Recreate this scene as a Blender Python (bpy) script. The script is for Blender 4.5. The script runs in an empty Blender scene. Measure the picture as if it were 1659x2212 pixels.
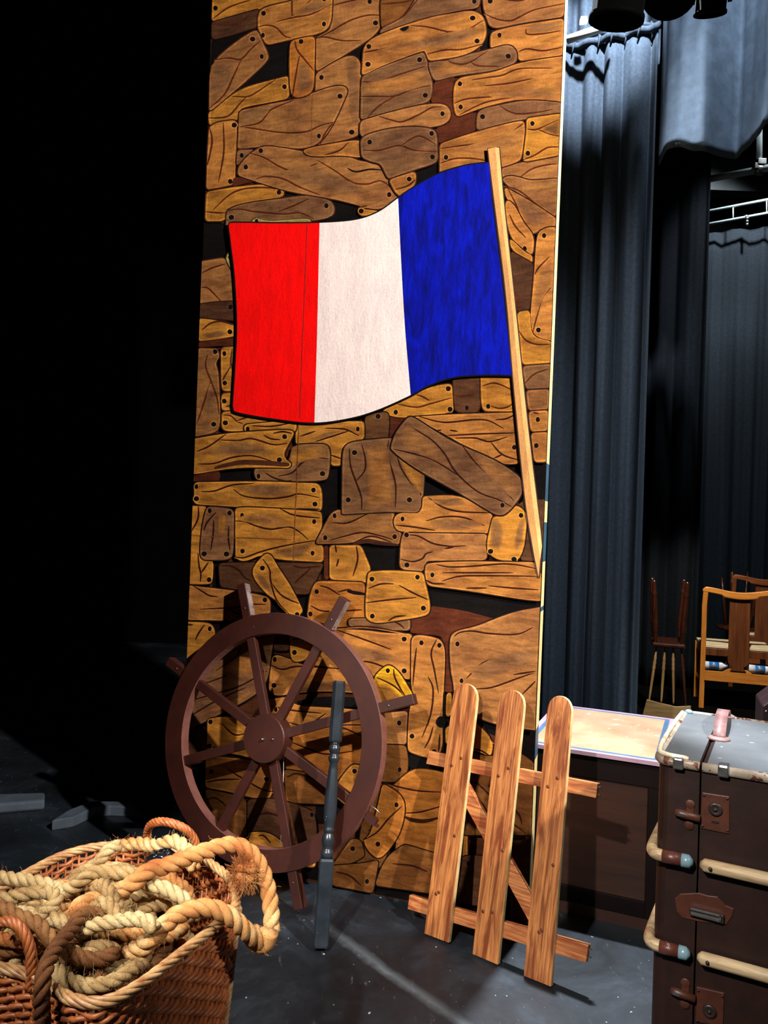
import bpy, math, random
import numpy as np
from mathutils import Vector, Matrix
random.seed(7)
S = bpy.context.scene
COL = S.collection
PI = math.pi
# ------------------------------------------------------------------ camera
F = 1660.0
CAM = Vector((0, 0, 1.5))
RM = Matrix.Rotation(PI/2+math.radians(0.8), 3, 'X') @ Matrix.Rotation(math.radians(2.1), 3, 'Z')
cam_d = bpy.data.cameras.new('camera'); cam = bpy.data.objects.new('camera', cam_d); COL.objects.link(cam)
cam_d.sensor_fit = 'HORIZONTAL'; cam_d.sensor_width = 36; cam_d.lens = 36*F/1659; cam_d.clip_start = .05
cam.matrix_world = Matrix.Translation(CAM) @ RM.to_4x4()
S.camera = cam
def ray(px, py): return RM @ Vector(((px-829.5)/F, -(py-1106)/F, -1))
def onz(px, py, z=0.0):
    d = ray(px, py); return CAM + d*((z-CAM.z)/d.z)
def atY(px, py, Y):
    d = ray(px, py); return CAM + d*(Y/d.y)
def onplane(px, py, p0, n):
    d = ray(px, py); return CAM + d*((p0-CAM).dot(n)/d.dot(n))
# ------------------------------------------------------------------ helpers
def s2l(c):
    c /= 255.0
    return c/12.92 if c <= .04045 else ((c+.055)/1.055)**2.4
def rgb(r, g, b): return (s2l(r), s2l(g), s2l(b), 1)
def tag(o, label=None, cat=None, group=None, kind=None):
    if label: o['label'] = label
    if cat: o['category'] = cat
    if group: o['group'] = group
    if kind: o['kind'] = kind
    return o
def empty(name, loc=(0, 0, 0), rz=0, M=None):
    o = bpy.data.objects.new(name, None); COL.objects.link(o); o.empty_display_size = .1
    if M is not None: o.matrix_world = M
    else: o.location = loc; o.rotation_euler = (0, 0, rz)
    return o
def copy_tree(o, parent=None):
    c = o.copy(); COL.objects.link(c); c.parent = parent
    for ch in list(o.children): copy_tree(ch, c)
    return c
class MB:
    def __init__(s): s.v = []; s.f = []; s.c = []; s.sm = []; s.m = []
    def add(s, vs, fs, col=None, smooth=False, mi=0):
        n = len(s.v); s.v += [tuple(p) for p in vs]
        for q in fs: s.f.append(tuple(i+n for i in q)); s.c.append(col); s.sm.append(smooth); s.m.append(mi)
    def box(s, x0, x1, y0, y1, z0, z1, M=None, col=None, mi=0):
        vs = [Vector((x, y, z)) for x in (x0, x1) for y in (y0, y1) for z in (z0, z1)]
        if M is not None: vs = [M @ p for p in vs]
        s.add(vs, [(0,1,3,2),(4,6,7,5),(0,4,5,1),(2,3,7,6),(0,2,6,4),(1,5,7,3)], col, mi=mi)
    def prism(s, pts, M, d, mi=0):      # pts (x,z) in local, from y=0 to y=d
        n = len(pts)
        vs = [M @ Vector((p[0], 0, p[1])) for p in pts]+[M @ Vector((p[0], d, p[1])) for p in pts]
        s.add(vs, [tuple(range(n)), tuple(range(2*n-1, n-1, -1))]+[(i, n+i, n+(i+1) % n, (i+1) % n) for i in range(n)], mi=mi)
    def tube(s, pts, r, seg=8, closed=False, mi=0, caps=True):
        pts = [Vector(p) for p in pts]; n = len(pts)
        rr = r if isinstance(r, (list, tuple)) else [r]*n
        T = []
        for i in range(n):
            a = pts[(i-1) % n] if closed or i > 0 else pts[i]; b = pts[(i+1) % n] if closed or i < n-1 else pts[i]
            t = b-a; T.append(t.normalized() if t.length > 1e-9 else Vector((0, 0, 1)))
        u = T[0].orthogonal().normalized(); vs = []
        for i in range(n):
            u = (u-T[i]*u.dot(T[i])); u = u.normalized() if u.length > 1e-6 else T[i].orthogonal().normalized()
            w = T[i].cross(u)
            for k in range(seg):
                a = 2*PI*k/seg; vs.append(pts[i]+(u*math.cos(a)+w*math.sin(a))*rr[i])
        fs = []
        for i in range(n if closed else n-1):
            j = (i+1) % n
            for k in range(seg): fs.append((i*seg+k, i*seg+(k+1) % seg, j*seg+(k+1) % seg, j*seg+k))
        if not closed and caps: fs += [tuple(range(seg-1, -1, -1)), tuple((n-1)*seg+k for k in range(seg))]
        s.add(vs, fs, smooth=True, mi=mi)
    def lathe(s, prof, M=None, seg=24, square=False, mi=0):   # (r,z)
        vs = []
        for r, z in prof:
            for k in range(seg):
                a = 2*PI*(k+.5)/seg; p = Vector((r*math.cos(a), r*math.sin(a), z)); vs.append(M @ p if M is not None else p)
        fs = []
        for i in range(len(prof)-1):
            for k in range(seg): fs.append((i*seg+k, i*seg+(k+1) % seg, (i+1)*seg+(k+1) % seg, (i+1)*seg+k))
        n = len(prof)-1
        fs += [tuple(range(seg-1, -1, -1)), tuple(n*seg+k for k in range(seg))]
        s.add(vs, fs, smooth=not square, mi=mi)
    def build(s, name, mats, parent=None, bevel=0, M=None, seg=2):
        me = bpy.data.meshes.new(name); me.from_pydata(s.v, [], s.f)
        mats = mats if isinstance(mats, (list, tuple)) else [mats]
        for m in mats: me.materials.append(m)
        me.polygons.foreach_set('use_smooth', s.sm); me.polygons.foreach_set('material_index', s.m)
        if any(c is not None for c in s.c):
            at = me.color_attributes.new('Col', 'FLOAT_COLOR', 'CORNER'); arr = []
            for p in me.polygons:
                c = s.c[p.index] or (1, 1, 1, 1); arr += list(c)*p.loop_total
            at.data.foreach_set('color', arr)
        me.update()
        o = bpy.data.objects.new(name, me); COL.objects.link(o)
        if parent is not None: o.parent = parent
        if M is not None: o.matrix_local = M
        if bevel:
            b = o.modifiers.new('bevel', 'BEVEL'); b.width = bevel; b.segments = seg; b.limit_method = 'ANGLE'; b.angle_limit = .7
        return o
def cr(pts, n=8, closed=False):       # catmull-rom
    P = [Vector(p) for p in pts]; m = len(P); out = []
    for i in range(m if closed else m-1):
        a = P[(i-1) % m] if closed or i > 0 else P[i]*2-P[i+1]; b = P[i]; c = P[(i+1) % m]
        d = P[(i+2) % m] if closed or i < m-2 else c*2-b
        for k in range(n):
            t = k/n; out.append(.5*((2*b)+(c-a)*t+(2*a-5*b+4*c-d)*t*t+(3*b-a-3*c+d)*t**3))
    if not closed: out.append(P[-1])
    return out
def resample(pts, step, closed=False):
    P = [Vector(p) for p in pts]
    if closed: P.append(P[0])
    L = [0]
    for i in range(1, len(P)): L.append(L[-1]+(P[i]-P[i-1]).length)
    n = max(2, int(L[-1]/step)); out = []; j = 0
    for k in range(n+(0 if closed else 1)):
        t = L[-1]*k/n
        while j < len(L)-2 and L[j+1] < t: j += 1
        f = (t-L[j])/max(1e-9, L[j+1]-L[j]); out.append(P[j].lerp(P[j+1], min(1, f)))
    return out
# ------------------------------------------------------------------ materials
def newmat(name):
    m = bpy.data.materials.new(name); m.use_nodes = True; nt = m.node_tree; nt.nodes.clear()
    out = nt.nodes.new('ShaderNodeOutputMaterial'); b = nt.nodes.new('ShaderNodeBsdfPrincipled'); nt.links.new(b.outputs[0], out.inputs[0])
    return m, nt, b
def noise(nt, sc, scale=(1, 1, 1), detail=4, rough=.6, rot=(0, 0, 0), coord='Object', dist=0):
    tc = nt.nodes.new('ShaderNodeTexCoord'); mp = nt.nodes.new('ShaderNodeMapping'); n = nt.nodes.new('ShaderNodeTexNoise')
    mp.inputs['Scale'].default_value = scale; mp.inputs['Rotation'].default_value = rot
    nt.links.new(tc.outputs[coord], mp.inputs[0]); nt.links.new(mp.outputs[0], n.inputs[0])
    n.inputs['Scale'].default_value = sc; n.inputs['Detail'].default_value = detail; n.inputs['Roughness'].default_value = rough; n.inputs['Distortion'].default_value = dist
    return n
def ramp(nt, src, stops):
    r = nt.nodes.new('ShaderNodeValToRGB'); e = r.color_ramp.elements
    while len(e) < len(stops): e.new(.5)
    for i, (p, c) in enumerate(stops): e[i].position = p; e[i].color = c
    nt.links.new(src, r.inputs[0]); return r
def g(v): return (v, v, v, 1)
def mix(nt, a, b, fac, mode='MIX'):
    m = nt.nodes.new('ShaderNodeMix'); m.data_type = 'RGBA'; m.blend_type = mode
    for i, x in ((6, a), (7, b), (0, fac)):
        if hasattr(x, 'is_linked') or hasattr(x, 'links'): nt.links.new(x, m.inputs[i])
        else: m.inputs[i].default_value = x
    return m.outputs[2]
def bump(nt, b, src, strength=.3, dist=.002):
    n = nt.nodes.new('ShaderNodeBump'); n.inputs['Strength'].default_value = strength; n.inputs['Distance'].default_value = dist
    nt.links.new(src, n.inputs['Height']); nt.links.new(n.outputs[0], b.inputs['Normal'])
def simple(name, c1, c2=None, sc=8, scale=(1, 1, 1), rough=.5, spec=.5, metal=0, bmp=0, bd=.001, lo=.35, hi=.65, coat=0, detail=5):
    m, nt, b = newmat(name)
    b.inputs['Roughness'].default_value = rough; b.inputs['Metallic'].default_value = metal; b.inputs['Specular IOR Level'].default_value = spec
    b.inputs['Coat Weight'].default_value = coat
    n = noise(nt, sc, scale, detail)
    r = ramp(nt, n.outputs[0], [(lo, c1), (hi, c2 or c1)]); nt.links.new(r.outputs[0], b.inputs['Base Color'])
    if bmp: bump(nt, b, n.outputs[0], bmp, bd)
    return m
def chipped(name, c1, c2, chip, thr=.68, sc=14, rough=.5, scale=(1, 1, 1), csc=60):
    m, nt, b = newmat(name); b.inputs['Roughness'].default_value = rough
    n = noise(nt, sc, scale, 5); r = ramp(nt, n.outputs[0], [(.35, c1), (.65, c2)])
    n2 = noise(nt, csc, scale, 3, .7); k = ramp(nt, n2.outputs[0], [(thr, g(0)), (thr+.03, g(1))])
    nt.links.new(mix(nt, r.outputs[0], chip, k.outputs[0]), b.inputs['Base Color']); bump(nt, b, n2.outputs[0], .2, .001)
    return m
def paint(name, base, strength=.5, cvt=None):
    m, nt, b = newmat(name); b.inputs['Roughness'].default_value = .8; b.inputs['Specular IOR Level'].default_value = .08
    if base is not None: b.inputs['Specular IOR Level'].default_value = .12
    if base is None:
        at = nt.nodes.new('ShaderNodeAttribute'); at.attribute_name = 'Col'; c = at.outputs[0]
    else:
        rr = nt.nodes.new('ShaderNodeRGB'); rr.outputs[0].default_value = base; c = rr.outputs[0]
    n1 = noise(nt, 5, (2.2, 1, 9) if cvt != 'v' else (9, 1, 1.6), 6, .65, dist=.6)
    n2 = noise(nt, 3.2, (1.6, 1, 3) if cvt != 'v' else (4, 1, 1.5), 3, .5, dist=.8)
    n3 = noise(nt, 150, (1, 1, 1), 3, .7)
    a = ramp(nt, n1.outputs[0], [(.33, g(1-.55*strength)), (.5, g(1.0)), (.68, g(1+.55*strength))])
    d = ramp(nt, n2.outputs[0], [(.38, (1-.35*strength, 1-.42*strength, 1-.3*strength, 1)), (.56, g(1.05))])
    e = ramp(nt, n3.outputs[0], [(.3, g(.86)), (.7, g(1.12))])
    c = mix(nt, c, a.outputs[0], 1.0, 'MULTIPLY'); c = mix(nt, c, d.outputs[0], 1.0, 'MULTIPLY'); c = mix(nt, c, e.outputs[0], 1.0, 'MULTIPLY')
    nt.links.new(c, b.inputs['Base Color'])
    n4 = noise(nt, 90, (1, 1, .45), 4, .7); bump(nt, b, n4.outputs[0], .7, .002)
    return m
def wood(name, dark, light, axis='z', sc=6, rough=.5, patch=None, bmp=.25, coat=0, k=14):
    m, nt, b = newmat(name); b.inputs['Roughness'].default_value = rough; b.inputs['Coat Weight'].default_value = coat
    s = {'x': (1, k, k), 'y': (k, 1, k), 'z': (k, k, 1)}[axis]
    n = noise(nt, sc*.6, s, 8, .7, dist=.4); r = ramp(nt, n.outputs[0], [(.3, dark), (.48, tuple((a+c)/2 for a, c in zip(dark, light))), (.68, light)])
    c = r.outputs[0]
    if patch:
        s2 = tuple(max(1, x*.22) for x in s)
        n2 = noise(nt, 4.5, s2, 4, .6, dist=.8); q = ramp(nt, n2.outputs[0], [(.45, g(0)), (.62, g(.85))]); c = mix(nt, c, patch, q.outputs[0])
    nt.links.new(c, b.inputs['Base Color']); bump(nt, b, n.outputs[0], bmp, .001)
    return m
M_PAINT = paint('painted_canvas', None, .72)
M_LINE = simple('painted_line', rgb(40, 16, 8), rgb(60, 24, 12), rough=.7)
M_RED = paint('flag_red', rgb(240, 2, 1), .22, 'v')
M_WHITE = paint('flag_white', rgb(238, 218, 212), .10, 'v')
M_BLUE = paint('flag_blue', rgb(0, 13, 150), 1.0, 'v')
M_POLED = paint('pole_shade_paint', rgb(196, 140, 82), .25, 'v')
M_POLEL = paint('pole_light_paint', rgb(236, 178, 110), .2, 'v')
M_BLK = simple('black_paint', rgb(9, 6, 5), rgb(14, 10, 8), rough=.8, spec=.12)
M_EDGE = chipped('cream_edge', rgb(240, 222, 165), rgb(225, 200, 130), rgb(120, 90, 50), .7, 20, .6)
M_EDGEB = simple('blue_edge', rgb(55, 95, 115), rgb(40, 70, 95), rough=.6)
M_WHEEL = chipped('maroon_wheel_paint', rgb(50, 18, 11), rgb(62, 24, 15), rgb(150, 110, 100), .76, 9, .5, csc=45)
M_WHEELS = simple('maroon_side_paint', rgb(104, 62, 54), rgb(124, 80, 72), 12, rough=.5)
M_METAL = simple('bare_metal', rgb(170, 170, 170), rgb(120, 118, 115), 20, rough=.35, metal=.9)
M_POST = chipped('slate_post_paint', rgb(22, 27, 32), rgb(38, 45, 52), rgb(170, 182, 188), .69, 8, .3, csc=38)
M_GATE = wood('orange_stained_pine', rgb(104, 42, 12), rgb(228, 150, 84), 'z', 7, .5, rgb(108, 42, 14), .5, k=42)
M_GATEX = wood('orange_stained_rail', rgb(120, 50, 16), rgb(226, 150, 90), 'x', 7, .5, rgb(134, 54, 20), .5, k=36)
M_GATEE = simple('raw_pine_edge', rgb(225, 205, 150), rgb(200, 165, 105), 20, rough=.6)
M_KNOT = simple('knot_wood', rgb(84, 36, 14), rgb(120, 62, 30), 60, rough=.5)
# ------------------------------------------------------------------ the painted flat
PA = onz(390, 1848); PB = onz(1143, 2000)
pd = (PB-PA).normalized(); PYAW = math.atan2(pd.y, pd.x); pn = Vector((pd.y, -pd.x, 0))   # towards the viewer
PM = Matrix.Translation(PA) @ Matrix.Rotation(PYAW, 4, 'Z'); PMI = PM.inverted()
def XL(y): return 458-.0365*y
def XR(y): return 1221-.0402*y
def YB(x): return 1848+(x-390)*(2000-1848)/(1143-390)
def clampp(x, y):
    y = min(y, YB(x)-1.5); x = min(max(x, XL(y)+1), XR(y)-1); return x, y
def pl2(x, y, clamp=True):
    if clamp: x, y = clampp(x, y)
    q = PMI @ onplane(x, y, PA, pn); return q.x, q.z
REG = {'A': (420, 0, 3.95), 'B': (820, 0, 3.95), 'C': (400, 450, 3.95), 'D': (800, 450, 3.95), 'E': (390, 880, 3.95), 'F': (780, 880, 3.95),
       'G': (340, 1220, 3.0722), 'H': (800, 1260, 3.770), 'I': (640, 1440, 2.37), 'P': (0, 0, 1)}
def pp(reg, s):
    ox, oy, k = REG[reg]; return [(ox+float(a)/k, oy+float(b)/k) for a, b in (t.split(',') for t in s.split())]
TONE = {'o': (166, 106, 48), 'y': (176, 115, 42), 'm': (146, 95, 50), 'd': (122, 82, 50), 'k': (82, 50, 30), 'r': (84, 38, 20), 'b': (14, 11, 10),
        'Y': (196, 140, 28), 'G': (150, 135, 70), 'M': (104, 66, 36), 'D': (116, 70, 30), 'O': (160, 96, 36)}
canvas = MB(); layer = [0]
def nexty(): layer[0] += 1; return -.0004-layer[0]*.000012
def roundpoly(P):
    n = len(P); out = []
    for i in range(n):
        a = Vector(P[i-1]); b = Vector(P[i]); c = Vector(P[(i+1) % n]); e1 = a-b; e2 = c-b
        l1, l2 = e1.length, e2.length
        if l1 < .5 or l2 < .5: out.append(b); continue
        turn = PI-e1.angle(e2); cut = 40 if turn < .9 else 9
        p = b+e1*(min(cut, .48*l1)/l1); q = b+e2*(min(cut, .48*l2)/l2)
        for k in range(5): t = k/4; out.append(p*(1-t)**2+b*2*t*(1-t)+q*t*t)
    return out
def fillp(P, col, mb=None, y=None):
    mb = mb or canvas; y = nexty() if y is None else y
    V = []; last = None
    for p in P:
        q = clampp(p[0], p[1])
        if last is None or abs(q[0]-last[0])+abs(q[1]-last[1]) > .3: V.append(q); last = q
    vs = []
    for q in V:
        s, z = pl2(q[0], q[1], False); vs.append((s, y, z))
    if len(vs) > 2: mb.add(vs, [tuple(range(len(vs)-1, -1, -1))], col)
def ribbon(P, w, col, closed=False, taper=True, mb=None, y=None):
    mb = mb or canvas; y = nexty() if y is None else y
    P = [Vector(p[:2]) for p in P]; n = len(P); L = []; Rr = []
    for i in range(n):
        a = P[i-1] if closed or i > 0 else P[i]; b = P[(i+1) % n] if closed or i < n-1 else P[i]
        t = (b-a); t = t.normalized() if t.length > 1e-6 else Vector((1, 0)); nn = Vector((-t.y, t.x))
        ww = w*.5
        if taper and not closed: u = i/(n-1); ww *= .35+.65*math.sin(PI*min(1, max(0, u)))**.6
        L.append(P[i]+nn*ww); Rr.append(P[i]-nn*ww)
    vs = []
    for q in L+Rr: s, z = pl2(q.x, q.y); vs.append((s, y, z))
    fs = [(i, (i+1) % n, n+(i+1) % n, n+i) for i in range(n if closed else n-1)]
    mb.add(vs, fs, col)
def disc(x, y, r, col, mb=None):
    rnd = random.Random(int(x*31+y*17)); N = 12; a0 = rnd.random()*6; e = rnd.uniform(.8, 1.2)
    fillp([(x+r*e*math.cos(a0+2*PI*k/N)*rnd.uniform(.92, 1.08), y+r*1.1*math.sin(a0+2*PI*k/N)) for k in range(N)], col, mb)
LC = rgb(50, 20, 10); LCD = rgb(22, 10, 6); NC = rgb(14, 10, 9)
def L(t, f=1): return rgb(*[min(255, c*f*.95) for c in TONE[t]])
pk = random.Random(5)
def plank(reg, tone, poly, grain='', nails='', ow=3.0):
    last[0] = tone; P = roundpoly(pp(reg, poly)); j = pk.uniform(.94, 1.07)
    ribbon(P, ow+2.0, LCD if reg in 'EFGHI' else rgb(44, 20, 10), True)
    fillp(P, L(tone, j))
    dark = tone in 'brkMD'
    if not dark: # worked-in lighter rim and a browner belly, as brushed on
        C = sum((Vector(p) for p in P), Vector((0, 0)))/len(P)
        ins = []
        for p in P:
            d = C-Vector(p); ins.append(Vector(p)+d.normalized()*min(3.2, d.length*.3) if d.length > .1 else Vector(p))
        ribbon(ins, 1.7, L(tone, 1.22), True)
    for gch in [x for x in grain.split(';') if x.strip()]:
        q = pp(reg, gch)
        if len(q) >= 2:
            c = cr([Vector((a, b)) for a, b in q], 7)
            ribbon([(v.x, v.y+2.2) for v in c], 2.0, L(tone, 1.18) if not dark else L(tone, .8))
            ribbon(c, 4.0, rgb(78, 34, 15) if reg in 'ABDC' else LC)
    if nails:
        for x, y in pp(reg, nails): disc(x, y, 6.6, L(tone, 1.25)); disc(x, y, 5.0, NC)
def patch(reg, tone, poly, f=1):
    P = roundpoly(pp(reg, poly))
    if tone in 'brk': fillp(P, L(tone, f)); return
    C = sum((Vector(p) for p in P), Vector((0, 0)))/len(P); a = TONE[last[0]]; b = TONE[tone]
    for s_, w_ in ((1.06, .18), (.96, .36), (.86, .55), (.74, .72), (.6, .85)):
        fillp([C+(Vector(p)-C)*s_ for p in P], rgb(*[.95*(x*(1-w_)+y*w_) for x, y in zip(a, b)]))
last = ['o']
def crack(reg, s, w, col=NC): ribbon(cr([Vector(p) for p in pp(reg, s)], 7), w, col)

flat = empty('scenery_flat', PA, PYAW)
tag(flat, 'tall scenery flat painted with nailed wooden planks and a flag on a leaning pole', 'scenery flat')
# base slab (black paint ground)
TOPY = -330
c4 = [pl2(XL(YB(390)), YB(390), False), pl2(XR(YB(1143)), YB(1143), False), pl2(XR(TOPY), TOPY, False), pl2(XL(TOPY), TOPY, False)]
c4[0] = (c4[0][0], 0); c4[1] = (c4[1][0], 0)
sl = MB(); sl.prism(c4, Matrix.Identity(4), .006); sl.build('backing_sheet', M_BLK, flat)
fillp([(300,-400),(1400,-400),(1400,2100),(300,2100)], rgb(72, 37, 19))
for rg, s in [('A','150,300 560,240 840,330 820,700 400,760 130,600'),('A','1240,500 1440,360 1500,300 1460,540 1400,520'),('A','770,1600 1100,1680 1250,1680 1420,1780 1400,1950 1000,1950 770,1690'),('A','1360,1160 1440,1160 1440,1240 1380,1220'),
  ('C','90,120 420,130 430,330 350,430 90,465'),('B','310,1430 520,1390 520,1510 300,1640'),('B','890,230 960,230 960,430 850,460'),('C','255,1230 325,1190 325,1900 285,1920 285,1420'),('E','330,500 650,500 650,640 330,640'),
  ('E','1190,490 1420,490 1420,900 1280,920 1150,1170 1190,650'),('F','540,540 900,770 520,770'),('F','1150,470 1400,470 1410,640 1200,500'),('F','1460,472 1640,472 1640,788 1480,788'),('F','0,1165 360,1165 350,1400 80,1410'),
  ('F','540,1500 1200,1590 1640,1650 1640,1700 1130,1800 900,1740 580,1690'),('E','290,1310 350,1310 360,1540 270,1530'),('E','770,1630 900,1650 900,1800 760,1780'),('E','940,1580 1130,1580 1110,1800 1000,1800'),
  ('G','360,370 640,360 660,520 300,700 380,500'),('G','100,1000 345,1000 345,2050 60,2050'),('H','325,1370 600,1400 600,1530 320,1500'),('H','598,870 650,870 660,1500 598,1500'),('H','850,1070 1080,1130 1060,1260 960,1220'),
  ('H','1180,1150 1480,1180 1480,1460 1180,1380'),('G','1050,1590 1240,1600 1240,1720 1050,1720'),('I','400,1100 900,1150 1100,1200 1100,1400 400,1400'),('G','600,1920 1100,1900 1100,2100 600,2100'),('I','780,950 860,950 850,1200 780,1200')]:
    fillp(pp(rg, s), rgb(13, 9, 8))
# rows above the frame
for r, (y0, y1) in enumerate([(-330, -270), (-268, -205), (-203, -150), (-148, -95), (-93, -48)]):
    x = 440+37*(r % 3)-80
    while x < 1240:
        w = pk.uniform(150, 280); plank('P', pk.choice('oymd'), f'{x},{y0+4} {x+w-6},{y0} {x+w-4},{y1-3} {x+2},{y1}', f'{x+20},{(y0+y1)/2} {x+w*.5},{(y0+y1)/2-9} {x+w-30},{(y0+y1)/2+6}', f'{x+14},{y0+16} {x+w-18},{y1-14}'); x += w
# --- A
plank('A','y','155,-140 1900,-140 1900,0 840,-30 835,15 600,60 480,105 150,190','160,165 300,65 480,5;600,60 700,50 810,15','183,73')
plank('A','k','150,195 560,80 535,235 330,300 155,340','170,205 280,215 400,190 470,130')
plank('A','m','1185,-60 1570,-60 1600,40 1605,200 1560,290 1440,380 1240,500 1040,620 1035,330 1160,260 1185,50','1190,50 1300,20 1400,0;1050,330 1170,270 1330,180 1480,135 1600,135;1050,330 1120,320 1260,350 1420,350','1498,18 1548,200')
plank('A','o','590,65 840,10 850,-60 1185,-60 1180,60 1175,180 1135,265 1020,305 820,345 620,390 580,330 540,240 545,120','545,235 620,220 700,240 770,310 830,330;700,190 840,155 1000,125 1175,40;835,-10 835,140;835,140 900,100 1000,0','593,118 588,305 1108,210 1110,0')
patch('A','d','840,130 900,100 990,10 1150,20 1160,50 1000,120')
plank('A','y','320,810 450,740 810,650 815,840 620,880 450,915 375,940 375,1030 130,1080 120,965','320,825 440,830 520,800 700,680;125,1010 200,1010 300,990 390,890 450,830','772,744')
plank('A','m','130,560 300,400 500,265 545,265 590,370 640,470 630,530 420,720 300,820 130,960','170,515 300,500 400,510 480,430 570,350;130,930 260,810 330,670 400,520','500,338 578,486')
patch('A','d','150,560 380,525 330,640 270,780 150,900')
plank('A','m','1040,630 1250,500 1350,475 1410,510 1430,600 1420,900 1415,1140 1370,1180 1060,1250 1020,1100','','1087,665 1363,548 1345,1132')
patch('A','d','1290,520 1380,500 1410,700 1400,1080 1330,1000 1320,760')
plank('A','m','385,950 650,890 870,850 1030,790 1200,735 1290,740 1315,780 1200,1050 1070,1240 900,1280 600,1250 370,1280 380,1100','390,1085 500,1100 750,1135 950,1130 1070,1080 1190,1045;400,1085 560,1050 660,940 850,860;1190,1045 1120,1140 1075,1240','437,985 1245,825 1065,1165')
patch('A','d','395,960 650,900 640,950 560,1040 400,1075')
crack('A','1020,790 1005,900 1000,1250',2.0,rgb(120,70,32))
plank('A','O','830,350 1000,310 1035,330 1030,550 1025,770 970,820 870,845 820,800 812,600 815,420','860,350 880,430 950,520 1025,610;900,480 870,640 840,830','913,360 915,770')
patch('A','d','905,500 1015,620 1010,760 900,820 870,700')
plank('A','o','130,1085 200,1045 350,1028 370,1060 360,1300 350,1570 300,1590 105,1625 115,1300','130,1080 155,1200 130,1350 110,1420;250,1050 255,1300 210,1560','344,1072 310,1552')
plank('A','d','370,1280 520,1280 440,1380 360,1420','','408,1330')
patch('A','r','340,1510 540,1550 320,1595')
plank('A','y','105,1640 330,1600 620,1570 770,1620 770,1680 430,1730 270,1800 260,1890 95,1892','160,1800 300,1670 430,1615 600,1605 700,1615;100,1810 200,1820 270,1820','725,1645')
plank('A','d','290,1790 420,1740 860,1680 1000,1670 1160,1710 1200,1760 1200,1830 1130,1870 1000,1890 500,1910 275,1960 275,1830','280,1800 400,1790 520,1810 760,1830 900,1820 1020,1870;720,1810 850,1760 980,1700','320,1858 1130,1760')
plank('A','G','480,1905 520,1860 600,1895 1000,1870 1000,1930 480,1930','','535,1893',1.5)
plank('A','m','370,1500 380,1420 460,1330 560,1260 640,1250 780,1270 930,1295 1100,1330 1300,1330 1440,1390 1550,1380 1620,1440 1660,1540 1745,1700 1580,1810 1350,1740 1180,1700 800,1640 520,1550','470,1310 600,1350 720,1420 830,1460 950,1440 1060,1395;530,1530 620,1510 760,1530 900,1600 1080,1670;1050,1370 1200,1460 1350,1560 1480,1575 1600,1550 1720,1640','571,1290 443,1430 1665,1665')
patch('A','d','740,1480 1000,1410 1200,1500 1400,1590 1500,1640 1250,1660 1000,1600')
crack('A','1310,1440 1380,1470 1500,1450 1610,1455',4)
plank('A','o','920,1290 1050,1250 1390,1195 1430,1220 1435,1350 1250,1330 980,1345','1110,1330 1240,1290 1320,1220')
plank('A','y','1400,1780 1600,1810 1480,1845 1410,1845','1400,1780 1480,1760','1427,1805')
# --- B
plank('B','m','880,-60 1600,-60 1575,150 1200,205 1020,250 940,235 900,120 885,60','890,120 1000,170 1120,185 1200,150 1330,90 1575,40;1050,0 1180,15 1270,-5','945,18')
plank('B','D','30,-60 340,-60 250,80 150,200 20,250 10,40','0,40 200,25 320,-10;30,235 170,180 280,60 380,-30')
plank('B','d','340,-60 870,-60 855,70 640,100 380,170 150,235 0,300 20,250 170,190 260,80','30,240 200,150 290,50 350,-20','810,20')
plank('B','o','945,420 950,290 1010,262 1200,220 1575,165 1570,480 1190,530 1175,440 1100,380 1000,400','1250,255 1265,300 1400,295 1545,270;1190,450 1260,425 1400,440 1560,410','1025,308')
patch('B','d','1255,230 1560,185 1550,260 1400,285 1270,290')
plank('B','d','-150,660 0,575 380,445 410,520 425,610 460,720 450,840 400,890 0,990 -160,1030','-150,705 0,700 180,640 390,575;-160,830 0,830 140,825 280,770 440,735;-100,1010 0,910 150,820','345,517 393,820')
patch('B','o','-140,720 170,665 390,600 430,720 140,810 -140,815')
patch('B','r','440,890 470,700 650,650 630,700 630,960 660,1005 830,960 835,1115 505,1235 480,1100 600,1060 620,980')
plank('B','d','415,545 640,495 940,430 1090,385 1150,410 1180,470 1170,540 1050,590 900,625 650,650 470,700 430,610','560,515 650,550 760,545 930,440;780,540 850,570 1020,575;415,540 500,525 600,520','1100,487')
patch('B','o','440,640 560,530 650,565 900,590 640,640')
plank('B','o','-140,500 -135,420 -80,340 160,240 450,150 640,120 750,98 850,110 905,180 920,300 880,390 780,460 640,500 420,530 395,450 370,440 0,575 -150,655','270,225 420,240 600,280 750,260 890,180;0,430 200,390 400,340 590,285;410,470 560,435 700,430 880,385;-130,455 0,430','797,163 835,358 -88,405 -95,557')
patch('B','d','-110,470 300,350 590,290 860,230 880,300 700,380 400,430 200,400')
patch('B','b','165,252 265,222 235,268 200,277')
plank('B','m','-160,1040 0,990 300,910 480,888 570,900 610,950 610,1020 560,1065 480,1090 0,1130 -130,1180 -165,1150','0,1000 100,1030 200,1045 350,980 450,925 540,920','540,978')
plank('B','o','640,720 680,675 760,655 1000,620 1190,540 1590,485 1565,880 1250,850 1100,870 870,930 760,970 665,1005 640,960 630,850','790,690 920,670 1050,650 1200,595 1480,590;640,890 760,850 1040,830;680,990 860,900 1000,860 1260,820;900,740 1100,720 1300,680','688,723 695,920')
patch('B','m','900,800 1200,750 1550,760 1540,840 1250,830 1000,850')
plank('B','d','830,980 880,935 1000,910 1250,855 1565,885 1560,970 1250,1020 1000,1080 830,1120','1030,910 1110,960 1200,980 1360,965 1480,940','882,1003')
plank('B','m','1040,1440 1210,1390 1550,1330 1540,1535 1290,1550 1200,1520 1040,1520','1200,1520 1300,1450 1420,1415 1520,1405')
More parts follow.
